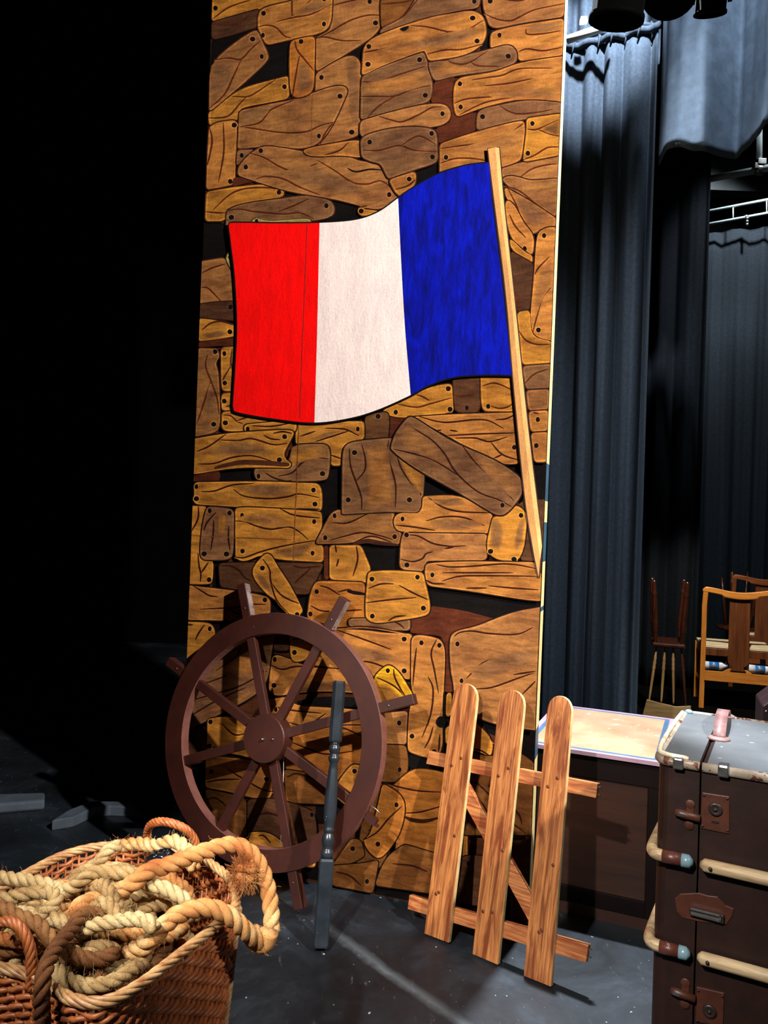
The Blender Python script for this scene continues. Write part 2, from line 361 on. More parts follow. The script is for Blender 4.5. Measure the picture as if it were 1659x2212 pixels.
plank('B','o','515,1235 700,1170 900,1110 1200,1035 1240,1050 1245,1200 1215,1360 1180,1390 1040,1440 930,1430 700,1440 515,1500','520,1275 700,1250 850,1230 1000,1180 1120,1140;1130,1140 1230,1060;520,1400 650,1360 800,1360 920,1380','1165,1192 570,1350')
patch('B','m','700,1270 1100,1150 1220,1080 1210,1250 1000,1330 750,1330')
plank('B','y','1255,1110 1255,1020 1300,1010 1560,975 1550,1330 1240,1390 1225,1360 1245,1200','1260,1110 1350,1110 1530,1030;1360,1115 1450,1150 1535,1170;1230,1370 1330,1330 1430,1270 1530,1260','1306,1062 1268,1315')
patch('B','M','1370,1110 1540,1030 1530,1165 1450,1145')
plank('B','d','-160,1200 -100,1150 100,1100 300,1085 440,1100 495,1140 505,1380 440,1415 320,1450 80,1540 10,1400 -60,1390 -150,1350','-140,1290 0,1290 170,1250 300,1290 490,1300;190,1250 300,1180 370,1175 480,1240','-80,1220 448,1146 455,1347')
plank('B','o','80,1540 300,1470 320,1500 310,1600 180,1690 130,1640','140,1625 250,1590 310,1540','257,1535')
plank('B','m','1040,1530 1110,1505 1200,1520 1290,1550 1540,1530 1510,1860 1100,1600','1060,1590 1200,1640 1350,1760 1490,1850')
plank('B','o','1065,1600 1140,1640 1270,1710 1480,1850 1510,1870 1500,1950 1380,1960 1320,2010 1260,1960 1170,1780 1080,1700','1100,1620 1170,1760 1210,1880 1270,1990','1385,1862')
patch('B','d','1130,1640 1270,1715 1470,1860 1350,1950 1260,1900 1180,1760')
# --- D right of the pole
plank('D','o','1165,-70 1230,-30 1310,130 1405,240 1390,400 1340,400 1190,260 1150,0','1190,60 1240,160 1330,260','1320,350')
plank('D','y','1190,260 1340,395 1390,410 1385,480 1200,360','')
plank('D','k','1200,370 1395,480 1360,870 1260,895 1230,700','')
patch('D','r','1230,700 1270,740 1285,820 1262,890')
plank('D','o','1420,260 1450,190 1550,160 1600,180 1570,1140 1440,1120 1370,1060 1365,960 1400,560','1530,420 1440,510 1405,570;1545,680 1470,770 1430,900 1390,1060','1485,240 1437,1043')
patch('D','m','1420,600 1540,430 1550,670 1470,760 1410,950')
plank('D','y','1255,890 1360,870 1365,1050 1430,1120 1560,1145 1560,1320 1300,1340 1270,1050','1270,1050 1330,1130 1420,1165 1530,1165')
plank('D','d','1300,1350 1550,1330 1535,1540 1330,1550','1320,1500 1400,1420 1520,1375')
plank('D','m','1330,1555 1535,1545 1525,1720 1350,1730')
plank('D','o','1350,1735 1525,1725 1520,1900 1370,1910','1390,1745 1440,1755','1432,1805')
plank('F','o','1450,220 1600,210 1590,470 1480,470','','1497,328')
# --- C left
plank('C','m','130,460 340,425 420,520 440,800 300,805 130,825','155,555 240,515 350,480;150,680 200,685 260,740 315,800')
plank('C','G','350,430 405,340 430,540 400,530','','393,423')
plank('C','k','120,825 320,800 460,800 465,960 120,940','','395,847')
plank('C','y','120,940 320,965 440,1000 450,1090 300,1120 115,1140','150,1045 220,990 310,970 435,1005','390,1058')
patch('C','d','150,1080 330,1040 350,1090 200,1120')
patch('C','r','110,1148 455,1108 455,1172 110,1188')
plank('C','m','110,1195 280,1200 305,1260 265,1310 300,1420 310,1860 270,1920 70,1955','200,1250 185,1350 230,1480 280,1620 300,1760;230,1470 170,1660 110,1840','265,1228 253,1845')
patch('C','d','225,1490 280,1650 285,1780 180,1800 190,1620')
plank('C','y','315,1190 470,1180 470,1560 340,1565 315,1530','410,1200 400,1330 440,1440;405,1340 340,1450 325,1510','344,1244 347,1494')
plank('C','y','320,1580 440,1575 450,1720 320,1730','355,1695 420,1680','343,1648')
plank('C','y','320,1740 440,1730 600,1780 1000,1830 900,1900 500,1905 360,1905 320,1880','330,1765 400,1775 450,1820 500,1840;450,1815 560,1780','352,1833')
# --- D under the flag
patch('D','r','-30,1770 200,1740 470,1770 260,1850 210,2000 -30,2000')
plank('D','y','590,1510 700,1500 720,1600 715,1720 690,1750 350,1790 200,1785 100,1740 240,1640 400,1560','400,1595 450,1610 510,1645;240,1675 400,1700 520,1670 700,1620','670,1543 685,1718 223,1743')
plank('D','k','710,1400 940,1400 945,1690 920,1740 830,1755 740,1735 720,1700','730,1600 800,1605 900,1590','828,1706')
plank('D','y','945,1400 1210,1420 1250,1740 970,1735 945,1650','960,1520 1050,1495 1130,1515 1210,1555;1030,1690 1100,1710 1170,1700 1220,1670','1010,1693')
# --- F
plank('F','o','430,85 800,60 1340,45 1365,460 1340,485 1200,490 850,310 650,190','500,80 640,120 760,130 980,108 1100,120 1220,185;730,245 1000,230 1340,220;810,265 980,265 1100,295 1250,255;1110,300 1210,405 1360,455;1210,405 1140,435;1150,110 1240,100 1320,65;640,205 690,198;760,198 830,208','1310,343')
plank('F','M','50,65 230,40 250,90 240,250 235,285 40,285 35,140','','152,80')
# --- E
plank('E','y','1020,120 1575,120 1578,275 1500,280 1420,310 1390,370 1385,500 1290,500 1280,350 1220,305 990,320 990,200','1030,250 1160,205;1240,180 1380,185 1440,200 1530,245;1160,295 1300,250 1440,205;1290,410 1380,440','1520,187')
patch('E','d','1110,270 1250,210 1400,195 1300,240 1180,280')
plank('E','y','550,150 1000,110 1000,210 555,215','620,160 780,165 940,140','584,187')
plank('E','d','640,515 900,520 990,320 1200,310 1270,325 1290,400 1275,590 1240,630 700,635 640,600','700,540 800,600 900,630 960,625;840,590 960,560 1040,480 1130,430 1270,440','1244,380 1220,567 675,590')
patch('E','y','660,530 930,530 960,340 1240,330 1260,420 1040,460 840,580')
plank('E','y','95,275 400,222 900,190 985,205 960,270 930,320 890,400 910,450 960,480 940,520 800,515 480,515 100,575','150,380 260,330 400,230;350,280 500,285 620,270 800,320 920,310;160,485 300,480 450,430 620,415 800,465;720,240 780,270 860,280;800,225 880,210 960,225','898,253 853,449')
patch('E','d','180,400 340,300 600,290 760,340 860,400 600,400 400,420')
crack('E','300,520 420,490 560,470 780,480 900,490 940,490',11,rgb(70,36,18))
patch('E','r','100,590 350,540 350,625 100,635')
plank('E','y','128,640 700,630 1190,650 1220,720 1220,860 1200,885 800,860 480,850 125,825','185,720 300,715 450,665 640,650;460,700 560,760 760,780 920,765 1020,740 1190,770;1000,865 1100,870 1200,870','147,677 147,780 1143,707 1156,826')
patch('E','d','480,690 700,655 980,660 980,735 800,765 580,750')
plank('E','y','90,838 240,845 200,1000 170,1250 200,1310 295,1315 285,1490 250,1510 60,1505','165,840 160,950 105,1060;160,1240 170,1350 185,1420 180,1490;250,1320 190,1410','255,1469')
plank('E','y','475,870 510,850 800,860 1215,890 1220,1050 1160,1140 1170,1165 1230,1180 1230,1320 830,1300 700,1250 560,1320 480,1290','475,970 560,975 650,1010 780,1040 930,1020 1020,1060 1100,1130;470,1275 560,1280 700,1230 900,1180 1160,1135;860,865 980,920 1200,945','537,922 1150,975 540,1226 1136,1244')
patch('E','m','500,960 600,900 820,900 970,1010 780,1025 640,990')
patch('E','d','800,1230 1140,1150 1070,1260 960,1300')
plank('E','d','225,880 250,845 430,860 470,890 465,1240 440,1290 370,1305 200,1300 175,1250 195,1020','315,895 240,980 210,1050;295,960 290,1080 270,1220;425,1010 420,1120 435,1220','261,883 430,902 213,1249 403,1251')
patch('E','y','330,900 400,900 400,1080 330,1100')
crack('E','100,1093 420,1108 700,1118 960,1128',1.8,rgb(110,66,30))
crack('E','1020,140 1010,400 1000,700 985,1000 970,1400 960,1560',2.2,rgb(120,72,34))
plank('E','k','340,1330 660,1320 1235,1330 1110,1590 960,1590 730,1580 480,1550 350,1530','350,1350 450,1355 520,1400 560,1450 620,1480;970,1350 1050,1365 1200,1355;980,1500 1120,1370')
plank('E','o','60,1515 470,1560 720,1600 780,1640 780,1760 500,1820 60,1810','120,1520 200,1570 260,1605 330,1615;180,1720 480,1705 620,1680 740,1680;400,1705 480,1750 520,1760','731,1640')
plank('E','y','740,1240 790,1260 830,1340 960,1530 1060,1740 1010,1780 920,1755 840,1650 750,1600 640,1470 620,1390 660,1320','710,1290 770,1380 780,1480 830,1640 930,1755;790,1500 860,1590 940,1640 1020,1670','710,1370 1005,1765')
patch('E','d','650,1400 700,1420 770,1500 800,1610 700,1520')
plank('E','y','40,1825 260,1830 305,1880 315,2000 200,2160 0,2300','70,1850 120,1855;220,1850 170,1920 140,1980','262,1886')
patch('E','r','1232,1180 1275,1180 1280,1465 1237,1470')
plank('E','y','1280,1175 1550,1175 1600,1290 1640,1390 1600,1500 1280,1465','1330,1175 1340,1240;1510,1180 1520,1300 1480,1440;1360,1290 1340,1360')
plank('E','O','1150,1500 1190,1475 1580,1490 1600,1700 1620,1900 1400,1890 1090,1800 1110,1600','1195,1520 1270,1540 1370,1600;1350,1575 1430,1555 1470,1560;1120,1690 1200,1730 1280,1740;1400,1735 1560,1725','1172,1570 1119,1760')
crack('E','1430,1565 1500,1580 1590,1592',8)
# --- F squares and pentagon
plank('F','m','-385,1165 -300,1000 -250,900 -170,865 -165,915 300,895 280,960 300,1040 360,1070 340,1170 250,1160 120,1125 0,1120 -50,1160','0,950 70,905;-230,985 -100,985 60,910;-260,1135 0,1070 150,1090 280,1130;-50,1150 100,1100 270,1150','-216,925 -295,1112 295,1103')
crack('F','-60,1165 60,1140 150,1155 330,1175',10,rgb(58,30,20))
plank('F','d','-155,890 -150,380 -120,320 -50,290 280,260 262,350 400,450 545,560 550,620 530,850 500,905 300,890 -155,915','15,320 45,440 40,540 -30,630;245,280 235,400 290,600 305,700 300,860;310,390 350,520 430,640 500,700 520,755;-90,350 -80,500 -40,620 10,760 15,880','420,790 -47,388 -100,790')
patch('F','o','60,330 220,300 270,600 280,860 60,870 70,600')
patch('F','y','310,395 400,460 540,560 520,740 400,600')
plank('F','o','530,770 560,755 860,745 1120,900 1130,950 1090,1080 360,1065 300,1040 280,960 320,905 500,905 530,850','580,770 700,850 850,890 1110,900;560,970 700,935 880,940 1060,1010;300,1005 450,1020 640,1050;850,990 930,1040','362,952')
patch('F','d','600,960 880,950 1050,990 900,1050 640,1040')
patch('F','d','600,790 850,770 900,830 720,850')
plank('F','m','365,1070 1085,1080 1080,1300 560,1310 540,1400 380,1390 335,1360 345,1150','410,1085 500,1100 620,1160 760,1185 900,1180;345,1295 450,1315 530,1290 560,1250 620,1230;720,1205 800,1190','396,1088 400,1343')
patch('F','k','1340,830 1400,795 1600,785 1580,1100 1500,1310 1360,1305 1400,1100')
plank('F','y','1130,930 1200,930 1330,830 1400,880 1425,940 1410,1080 1400,1180 1360,1290 1310,1310 1180,1305 1090,1250 1075,1170 1100,1050','','1370,922 1110,1228 1310,1295')
patch('F','d','1120,960 1180,960 1230,1060 1180,1230 1110,1200')
patch('F','d','1350,970 1400,940 1385,1130 1330,1230 1310,1150')
plank('F','d','260,340 300,220 400,90 440,82 490,110 700,245 860,330 1100,430 1230,500 1380,605 1390,720 1330,820 1240,915 1180,925 1120,900 860,740 600,600 420,490 270,370','380,145 500,210 620,290 720,400 820,560 1000,720 1180,790 1290,850;290,360 460,400 620,450 830,580;870,330 980,470 1150,630 1310,800','375,222 1346,660 1211,836',4)
patch('F','m','900,350 1200,500 1360,620 1360,700 1290,770 1100,590 980,460')
patch('F','m','310,240 400,150 620,310 700,420 780,530 600,430 400,370')
plank('F','o','555,1340 600,1325 900,1310 1490,1320 1560,1450 1560,1650 1400,1640 900,1560 580,1520 550,1460','650,1340 760,1360 950,1355 1200,1335 1350,1345 1500,1375;700,1410 1000,1410 1300,1410;700,1480 850,1440 1100,1435 1520,1440;900,1540 1080,1540;1090,1520 1300,1540 1520,1555;560,1470 620,1500 720,1505','616,1428')
# --- H / G
patch('H','r','330,180 500,185 740,210 1000,285 860,350 690,380 650,450 660,700 700,880 605,880 605,450 560,420 330,400')
plank('F','d','-100,1800 430,1790 430,1900 100,1890 -100,1860','300,1830 340,1850 380,1885')
plank('F','y','70,1400 250,1385 540,1405 555,1480 595,1640 600,1740 560,1780 240,1830 120,1840 50,1800 45,1650','70,1545 180,1505 290,1505;330,1515 450,1580 580,1640;50,1665 250,1640 480,1620;240,1820 300,1785 390,1775','102,1464 490,1447 540,1710 106,1778')
patch('F','m','120,1480 200,1440 330,1450 300,1490 180,1490')
plank('G','o','1000,400 1120,420 1400,430 1520,450 1700,455 1690,760 1600,740 1400,800 1300,760 1000,640','1200,430 1400,500 1560,560;1210,632 1400,640 1500,670 1560,700;1160,420 1400,408 1659,450','1645,490 1645,700')
patch('G','d','1300,540 1500,560 1640,640 1450,640 1250,600')
plank('G','o','760,640 790,590 890,620 960,660 1300,700 1420,760 1400,830 1100,800 900,850 800,870 750,830','760,660 840,690 960,670 1280,690;900,850 1050,800 1300,790','790,625 784,796')
plank('G','k','800,420 890,410 885,565 780,565')
plank('G','y','890,430 1040,480 1090,520 1000,630 920,645 890,610','900,490 960,490 1040,520','920,578')
plank('G','d','240,740 420,600 600,480 800,425 770,560 745,780 650,870 480,960 300,1050 180,1110 190,900','410,640 550,530 540,600 400,700;280,800 500,720 640,640 750,560;220,900 400,850 560,800 740,700;230,1000 400,900 600,810','713,478 705,705')
patch('G','o','420,700 600,560 740,470 730,640 560,760')
patch('G','o','250,1010 480,900 660,820 640,860 440,960')
plank('G','o','740,890 870,870 920,930 1130,940 1370,960 1400,1060 1130,1100 870,1150 740,1000','760,930 900,960 1100,980;880,1040 1000,1060 1130,980','797,955')
patch('G','M','880,790 1100,760 1400,800 1420,850 1100,830 900,850')
patch('G','b','920,905 1050,870 1300,868 1380,890 1380,938 1150,938 1000,925')
plank('G','y','345,1020 430,1000 700,1010 760,1100 640,1290 590,1260 400,1230 340,1220','440,1050 520,1120 600,1115;350,1200 450,1215','365,1037 357,1197')
plank('G','o','335,1260 600,1280 760,1320 780,1500 750,1550 640,1540 500,1500 330,1470','340,1435 430,1420 560,1415;480,1350 560,1400 700,1480 780,1500','372,1365 735,1415')
plank('G','O','860,1150 1130,1060 1390,1060 1400,1300 1300,1320 1200,1430 1140,1480 860,1350','900,1170 1000,1210 1130,1250 1310,1230;1150,1080 1250,1080 1400,1150')
plank('G','D','850,1350 1130,1390 1140,1580 870,1570','870,1400 950,1380 1130,1450')
plank('G','y','1200,1440 1290,1320 1340,1315 1390,1350 1420,1480 1300,1620 1180,1520','','1318,1362')
plank('G','D','330,1480 580,1530 610,1570 600,1900 450,1870 330,1700','335,1550 400,1540 470,1590;450,1640 540,1620')
plank('G','k','610,1550 780,1540 1000,1600 1060,1650 1070,1800 1030,1860 850,1830 610,1760','640,1660 760,1640 900,1700','1036,1650')
plank('G','y','610,1765 760,1760 900,1880 1060,1870 1060,2000 640,1960','680,1790 720,1790 765,1840')
plank('G','k','235,1100 330,1060 335,1260 330,1300 200,1320')
plank('H','m','110,1050 315,1030 305,1305 120,1300','','245,1130')
plank('H','D','120,1305 300,1310 325,1470 290,1580 220,1610 80,1600','','250,1508')
patch('H','b','325,1380 480,1430 590,1500 400,1500 325,1495')
plank('H','O','330,1510 430,1495 600,1525 800,1530 800,2300 200,2300 240,1900 300,1800 180,1650','110,1610 250,1650 400,1680 590,1690;290,1860 420,1850 600,1800')
crack('H','290,1890 350,1915 450,1925 560,1900',9,LC)
plank('H','D','90,1610 200,1680 290,1770 290,1860 215,2036 100,2300 -100,2300 -50,1850','-10,2000 90,1960 180,1850 270,1790','227,1790')
plank('H','o','345,440 390,410 540,435 600,470 620,560 610,800 600,1080 600,1340 540,1420 460,1410 330,1370 310,1330 325,1000 370,930 340,850','385,520 370,650 355,830;550,450 505,560 530,700 565,890;480,755 520,860 500,1060 430,1250;520,1160 490,1260 450,1335;575,1220 565,1370','425,480 571,500 349,1236 528,1362')
plank('H','Y','30,760 130,665 180,660 250,720 330,850 385,950 330,980 90,1050 40,900','60,760 170,810 240,860 300,930;200,690 210,760 260,860 300,920','153,706 341,918')
patch('H','D','70,800 180,830 300,950 110,1000')
plank('H','y','620,1160 850,1110 970,1220 1010,1300 990,1400 830,1340 620,1300','980,1240 1010,1290;830,1340 900,1350 990,1400')
plank('H','D','830,1370 1010,1410 1160,1330 1300,1420 1390,1500 1370,2036 760,2036 790,1570','810,1620 880,1620 1010,1750 1120,1900 1270,2020;1160,1800 1220,1880 1240,1950')
plank('H','y','630,890 670,880 670,1060 640,1080 620,1060','')
plank('H','m','650,450 690,385 860,350 1020,285 1200,220 1430,185 1400,1190 1300,1185 1020,1140 860,1080 690,1060 690,830 660,700','690,430 740,395 840,385 980,405 1200,410 1330,355;790,770 850,710 950,630 1120,608;860,855 1000,840 1200,770 1345,720;1170,738 1350,710;1240,900 1310,830 1350,790','718,489 751,787')
patch('H','d','830,700 1100,560 1340,520 1330,640 1100,720 900,800')
disc(800+585/3.77, 1260+1120/3.77, 11.5, NC)
crack('H','608,880 606,1080 604,1400',5)
# --- I lower
plank('I','D','460,970 560,900 760,960 760,1160 410,1110','500,1000 600,1010 680,1040')
plank('I','D','200,1000 290,870 340,880 360,960 290,1000 190,1010','','297,923')
plank('I','D','190,1010 340,1000 430,980 400,1150 300,1130 190,1110','210,1040 280,1060 340,1110','370,1090')
plank('I','O','350,880 390,850 450,590 540,640 570,710 540,850 460,960 420,975 370,930','350,880 420,840 480,770 550,705','520,700 425,900')
plank('I','k','840,980 870,955 990,960 1080,1000 1080,1230 830,1200','','888,998')
crack('I','850,600 860,800 850,1000 830,1150',3)

cv = canvas.build('painted_planks', M_PAINT, flat)
# the painted flag and pole
ymid = -.0004-(layer[0]+10)*.000012
fm = MB()
def topx(P): return [Vector(p) for p in P]
TOP = cr(topx([(499,492),(507,485),(600,486),(694,485),(770,479),(820,462),(863,432),(900,407),(950,380),(1010,362),(1058,356)]), 6)
BOT = cr(topx([(508,878),(516,891),(600,906),(683,914),(760,904),(820,886),(890,855),(920,838),(960,822),(1000,814),(1060,811),(1108,812)]), 6)
LFT = cr(topx([(499,492),(505,540),(512,600),(517,700),(514,780),(508,878)]), 5)
RGT = cr(topx([(1058,356),(1066,450),(1085,600),(1100,740),(1108,812)]), 5)
D1 = cr(topx([(694,485),(691,620),(688,750),(683,914)]), 5); D2 = cr(topx([(863,432),(867,520),(877,700),(890,855)]), 5)
def seg(Cv, a, b):
    return [p for p in Cv if a-.01 <= p.x <= b+.01]
flagp = empty('painted_flag'); flagp.parent = flat
def fpart(name, P, mat, k):
    mb = MB(); fillp(P, None, mb, ymid-k*.00003); return mb.build(name, mat, flagp)
loop = LFT+seg(BOT, 508.5, 1108)+RGT[::-1]+seg(TOP, 500, 1057)[::-1]
mb = MB(); ribbon(loop, 6, None, True, mb=mb, y=ymid); mb.build('flag_outline', M_BLK, flagp)
fpart('red_stripe', LFT+seg(BOT, 508.5, 683)+D1[::-1]+seg(TOP, 500, 693)[::-1], M_RED, 1)
fpart('white_stripe', D1+seg(BOT, 684, 889)+D2[::-1]+seg(TOP, 695, 862)[::-1], M_WHITE, 2)
fpart('blue_stripe', D2+seg(BOT, 891, 1107)+RGT[::-1]+seg(TOP, 864, 1057)[::-1], M_BLUE, 3)
mb = MB(); ribbon([(667,488),(662,620),(656,760),(651,906)], 1.3, None, False, False, mb=mb, y=ymid-.0002); mb.build('seam_line', M_LINE, flagp)
PLf = [(1056,326),(1070,440),(1095,640),(1112,840),(1135,1070),(1152,1180),(1165,1247)]
PRt = [(1080,324),(1090,440),(1112,640),(1135,860),(1151,1000),(1167,1130),(1172,1180)]
Pmd = [(1072,323),(1082,440),(1105,640),(1125,850),(1144,1020),(1158,1130),(1168,1210)]
a, b, c = (cr(topx(p), 5) for p in (PLf, PRt, Pmd))
mb = MB(); ribbon(a+b[::-1], 5, None, True, mb=mb, y=ymid-.00009)
pole = empty('painted_pole'); pole.parent = flat
mb.build('pole_outline', M_LINE, pole)
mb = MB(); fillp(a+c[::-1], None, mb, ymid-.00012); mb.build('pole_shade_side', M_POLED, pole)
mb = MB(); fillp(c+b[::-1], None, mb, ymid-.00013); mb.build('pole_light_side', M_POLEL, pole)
# timber frame behind the sheet: cream painted edges
TH = .085
def PL(x, y): s, z = pl2(x, y, False); return s, z
ed = MB(); segs = [(-330,1000,0),(1000,1082,1),(1082,1128,0),(1128,1214,1),(1214,1312,0),(1312,1322,1),(1322,1576,0),(1576,1642,1),(1642,1740,0),(1740,2000,0)]
for y0, y1, mi in segs:
    s0, z0 = PL(XR(y0), y0); s1, z1 = PL(XR(y1), y1)
    if y1 == 2000: z1 = 0
    ed.add([(s0, 0, z0), (s1, 0, z1), (s1, TH, z1), (s0, TH, z0)], [(0, 1, 2, 3)], mi=mi)
    ed.add([(s0-.05, TH, z0), (s1-.05, TH, z1), (s1, TH, z1), (s0, TH, z0)], [(3, 2, 1, 0)], mi=mi)
    ed.add([(s0-.05, .008, z0), (s1-.05, .008, z1), (s1-.05, TH, z1), (s0-.05, TH, z0)], [(3, 2, 1, 0)], mi=mi)
ed.build('painted_edge', [M_EDGE, M_EDGEB], flat)
fr = MB(); s0 = c4[0][0]; s3 = c4[3][0]; zt = c4[3][1]; s2 = c4[2][0]
fr.add([(s0, .006, 0), (s0+.05, .006, 0), (s3+.05, .006, zt), (s3, .006, zt), (s0, TH, 0), (s0+.05, TH, 0), (s3+.05, TH, zt), (s3, TH, zt)], [(0,1,2,3),(7,6,5,4),(0,4,5,1),(1,5,6,2),(2,6,7,3),(3,7,4,0)])
fr.box(s3+.05, s2-.05, .006, TH, zt-.06, zt-.001)
for zz in (.0, 1.0, 2.0, 3.0): fr.box(.06, 1.4, .007, TH, zz+.001, zz+.06)
fr.build('timber_frame', simple('timber_frame', rgb(120, 85, 50), rgb(150, 110, 70), 10), flat)
# ------------------------------------------------------------------ the wheel
WC = atY(580, 1594.3, 3.08); wy = math.radians(23.48); wl = math.radians(10.05)
U = Vector((math.cos(wy), -math.sin(wy), 0)); BK = Vector((math.sin(wy), math.cos(wy), 0))
Vv = Vector((0, 0, 1))*math.cos(wl)+BK*math.sin(wl); Nb = U.cross(Vv)*-1   # Nb: away from the viewer
if Nb.y < 0: Nb = -Nb
WMt = Matrix(((U.x, Nb.x, Vv.x, WC.x), (U.y, Nb.y, Vv.y, WC.y), (U.z, Nb.z, Vv.z, WC.z), (0, 0, 0, 1)))
WI = WMt.inverted()
wheel = empty('ship_wheel', M=WMt)
tag(wheel, 'large maroon wooden spoked wheel with handles leaning against the painted flat', 'wheel')
RO, RI = .497, .430
def ring(mb, r0, r1, y0, y1, n=96, miside=0):
    vs = []
    for k in range(n):
        a = 2*PI*k/n
        for r, y in ((r0, y0), (r1, y0), (r1, y1), (r0, y1)): vs.append((r*math.cos(a), y, r*math.sin(a)))
    fs = [[], [], [], []]
    for k in range(n):
        j = (k+1) % n
        for q in range(4): fs[q].append((k*4+q, k*4+(q+1) % 4, j*4+(q+1) % 4, j*4+q))
    base = len(mb.v); mb.add(vs, fs[0], mi=0)
    for q in (1, 2, 3):
        for f in fs[q]: mb.f.append(tuple(i+base for i in f)); mb.c.append(None); mb.sm.append(False); mb.m.append(miside if q in (1, 3) else 0)
mb = MB(); ring(mb, RI-.018, RO, -.012, .038, miside=1); mb.build('rim', [M_WHEEL, M_WHEELS], wheel, bevel=.002)
mb = MB(); prof = [(.094, .03), (.094, -.036), (.091, -.040)]
RX = Matrix(((1,0,0,0),(0,0,1,0),(0,1,0,0),(0,0,0,1)))
mb.lathe(prof, RX, 48, square=True); hub = mb.build('hub', M_WHEEL, wheel)
mb = MB(); mb.lathe([(.006, -.038), (.006, -.048), (.002, -.052)], RX @ Matrix.Translation((.0, -.002, 0)), 10); mb.build('bolt', M_METAL, hub)
mb = MB(); mb.lathe([(.004, -.038), (.004, -.045), (.002, -.047)], RX @ Matrix.Translation((.045, .004, 0)), 8); mb.build('screw', M_METAL, hub)
M_WORN_LIT = chipped('worn_lit_grey', rgb(150, 140, 138), rgb(110, 90, 86), rgb(60, 26, 20), .6, 14, .4)
A0 = math.radians(110.7)
SPK = {0: .645, 1: .635, 2: .640, 3: .0, 4: .633, 5: .0, 6: .0, 7: .60}
for k in range(8):
    a = A0-k*PI/4; RT = Matrix.Rotation(-(a), 4, 'Y')
    mb = MB(); mb.box(.08, RI-.005, -.004, .022, -.019, .019, RT); sp = mb.build('spoke', [M_WHEEL], wheel, bevel=.002)
    if SPK[k]:
        mb = MB(); mb.box(RO-.004, SPK[k], -.006, .034, -.020, .020, RT); h = mb.build('handle', [M_WHEEL, M_WHEELS], sp, bevel=.003)
        for f in (2, 3): pass
        if k in (0, 1): mb = MB(); mb.box(RO+.006, SPK[k]-.004, -.004, .032, -.0212, -.0203, RT); mb.build('worn_lit_edge', M_WORN_LIT, h)  # worn side of the handle, its pale grey also painting in the overhead light
        mb = MB(); mb.lathe([(.0035, 0), (.0035, .002), (.001, .003)], RT @ Matrix.Translation((RO+.04, -.006, 0)) @ Matrix.Rotation(PI/2, 4, 'X'), 8); mb.build('screw', M_METAL, h)
# bent nails where a handle is missing
a = A0-3*PI/4-.02
for da, l in ((.07, .045), (0, .02)):
    mb = MB(); p = Vector((math.cos(a+da)*RO, .01, math.sin(a+da)*RO)); mb.tube([p*.98, p*1.0+Vector((l*.5, 0, -.004)), p+Vector((l, 0, -l*.45))], .0028, 6); mb.build('bent_nail', M_METAL, wheel)
mb = MB(); RT = Matrix.Rotation(-a, 4, 'Y'); mb.box(RO-.004, RO+.05, .004, .026, -.014, .012, RT); mb.box(RO+.03, RO+.062, .008, .02, -.012, -.002, RT); mb.build('broken_handle_stub', M_WHEEL, wheel)
# thin white cord hanging in front of the flat
p0 = WMt @ Vector((.058, .02, -.075)); p0 = atY(613, 1636, p0.y); c0 = atY(611, 1720, p0.y); c1 = atY(605, 1848, p0.y-.01)
mb = MB(); mb.tube([WI @ p0, WI @ c0, WI @ c1], .0013, 6); mb.build('loose_cord', simple('white_cord', rgb(215, 210, 205), rough=.6), wheel)

# ------------------------------------------------------------------ newel post
def wfront(px, py, off): return onplane(px, py, WC-Nb*off, Nb)
foot = onz(692, 2052, 0); top = wfront(733, 1478, .075)
ax = (top-foot); LEN = ax.length; az = ax.normalized(); axx = Vector((1, -.25, 0)); axx = (axx-az*axx.dot(az)).normalized(); ayy = az.cross(axx)
NM = Matrix(((axx.x, ayy.x, az.x, foot.x), (axx.y, ayy.y, az.y, foot.y), (axx.z, ayy.z, az.z, foot.z+.012), (0, 0, 0, 1))) @ Matrix.Rotation(math.radians(20), 4, 'Z')
post = empty('newel_post', M=NM)
tag(post, 'slate grey turned wooden stair post leaning upright against the maroon wheel', 'post')
def squ(mb, z0, z1, s, ch):
    h = s; c = h-ch; P8 = [(h,-c),(h,c),(c,h),(-c,h),(-h,c),(-h,-c),(-c,-h),(c,-h)]
    vs = []
    for z, k in ((z0, .9), (z0+.008, 1), (z1-.008, 1), (z1, .88)): vs += [(x*k, y*k, z) for x, y in P8]
    fs = [tuple(range(7, -1, -1)), tuple(24+i for i in range(8))]
    for q in range(3):
        for i in range(8): fs.append((q*8+i, q*8+(i+1) % 8, q*8+8+(i+1) % 8, q*8+8+i))
    mb.add(vs, fs)
mb = MB(); squ(mb, 0, LEN*.315, .0255, .004); mb.build('square_base', M_POST, post)
mb = MB(); squ(mb, LEN*.755, LEN, .0235, .010); mb.build('square_head', M_POST, post)
P = [(.315,.019),(.325,.022),(.335,.024),(.345,.020),(.350,.0165),(.362,.020),(.378,.024),(.392,.0225),(.405,.018),(.410,.016),(.414,.020),(.420,.021),(.427,.0185),(.435,.018),
     (.46,.0215),(.50,.0235),(.54,.023),(.60,.020),(.65,.0165),(.675,.0145),(.68,.018),(.69,.0215),(.698,.0205),(.704,.0165),(.712,.0155),(.718,.0190),(.728,.0215),(.738,.0205),(.744,.0155),(.748,.0175),(.756,.0185)]
mb = MB(); mb.lathe([(r, z*LEN) for z, r in P], None, 28); mb.build('turned_shaft', M_POST, post)

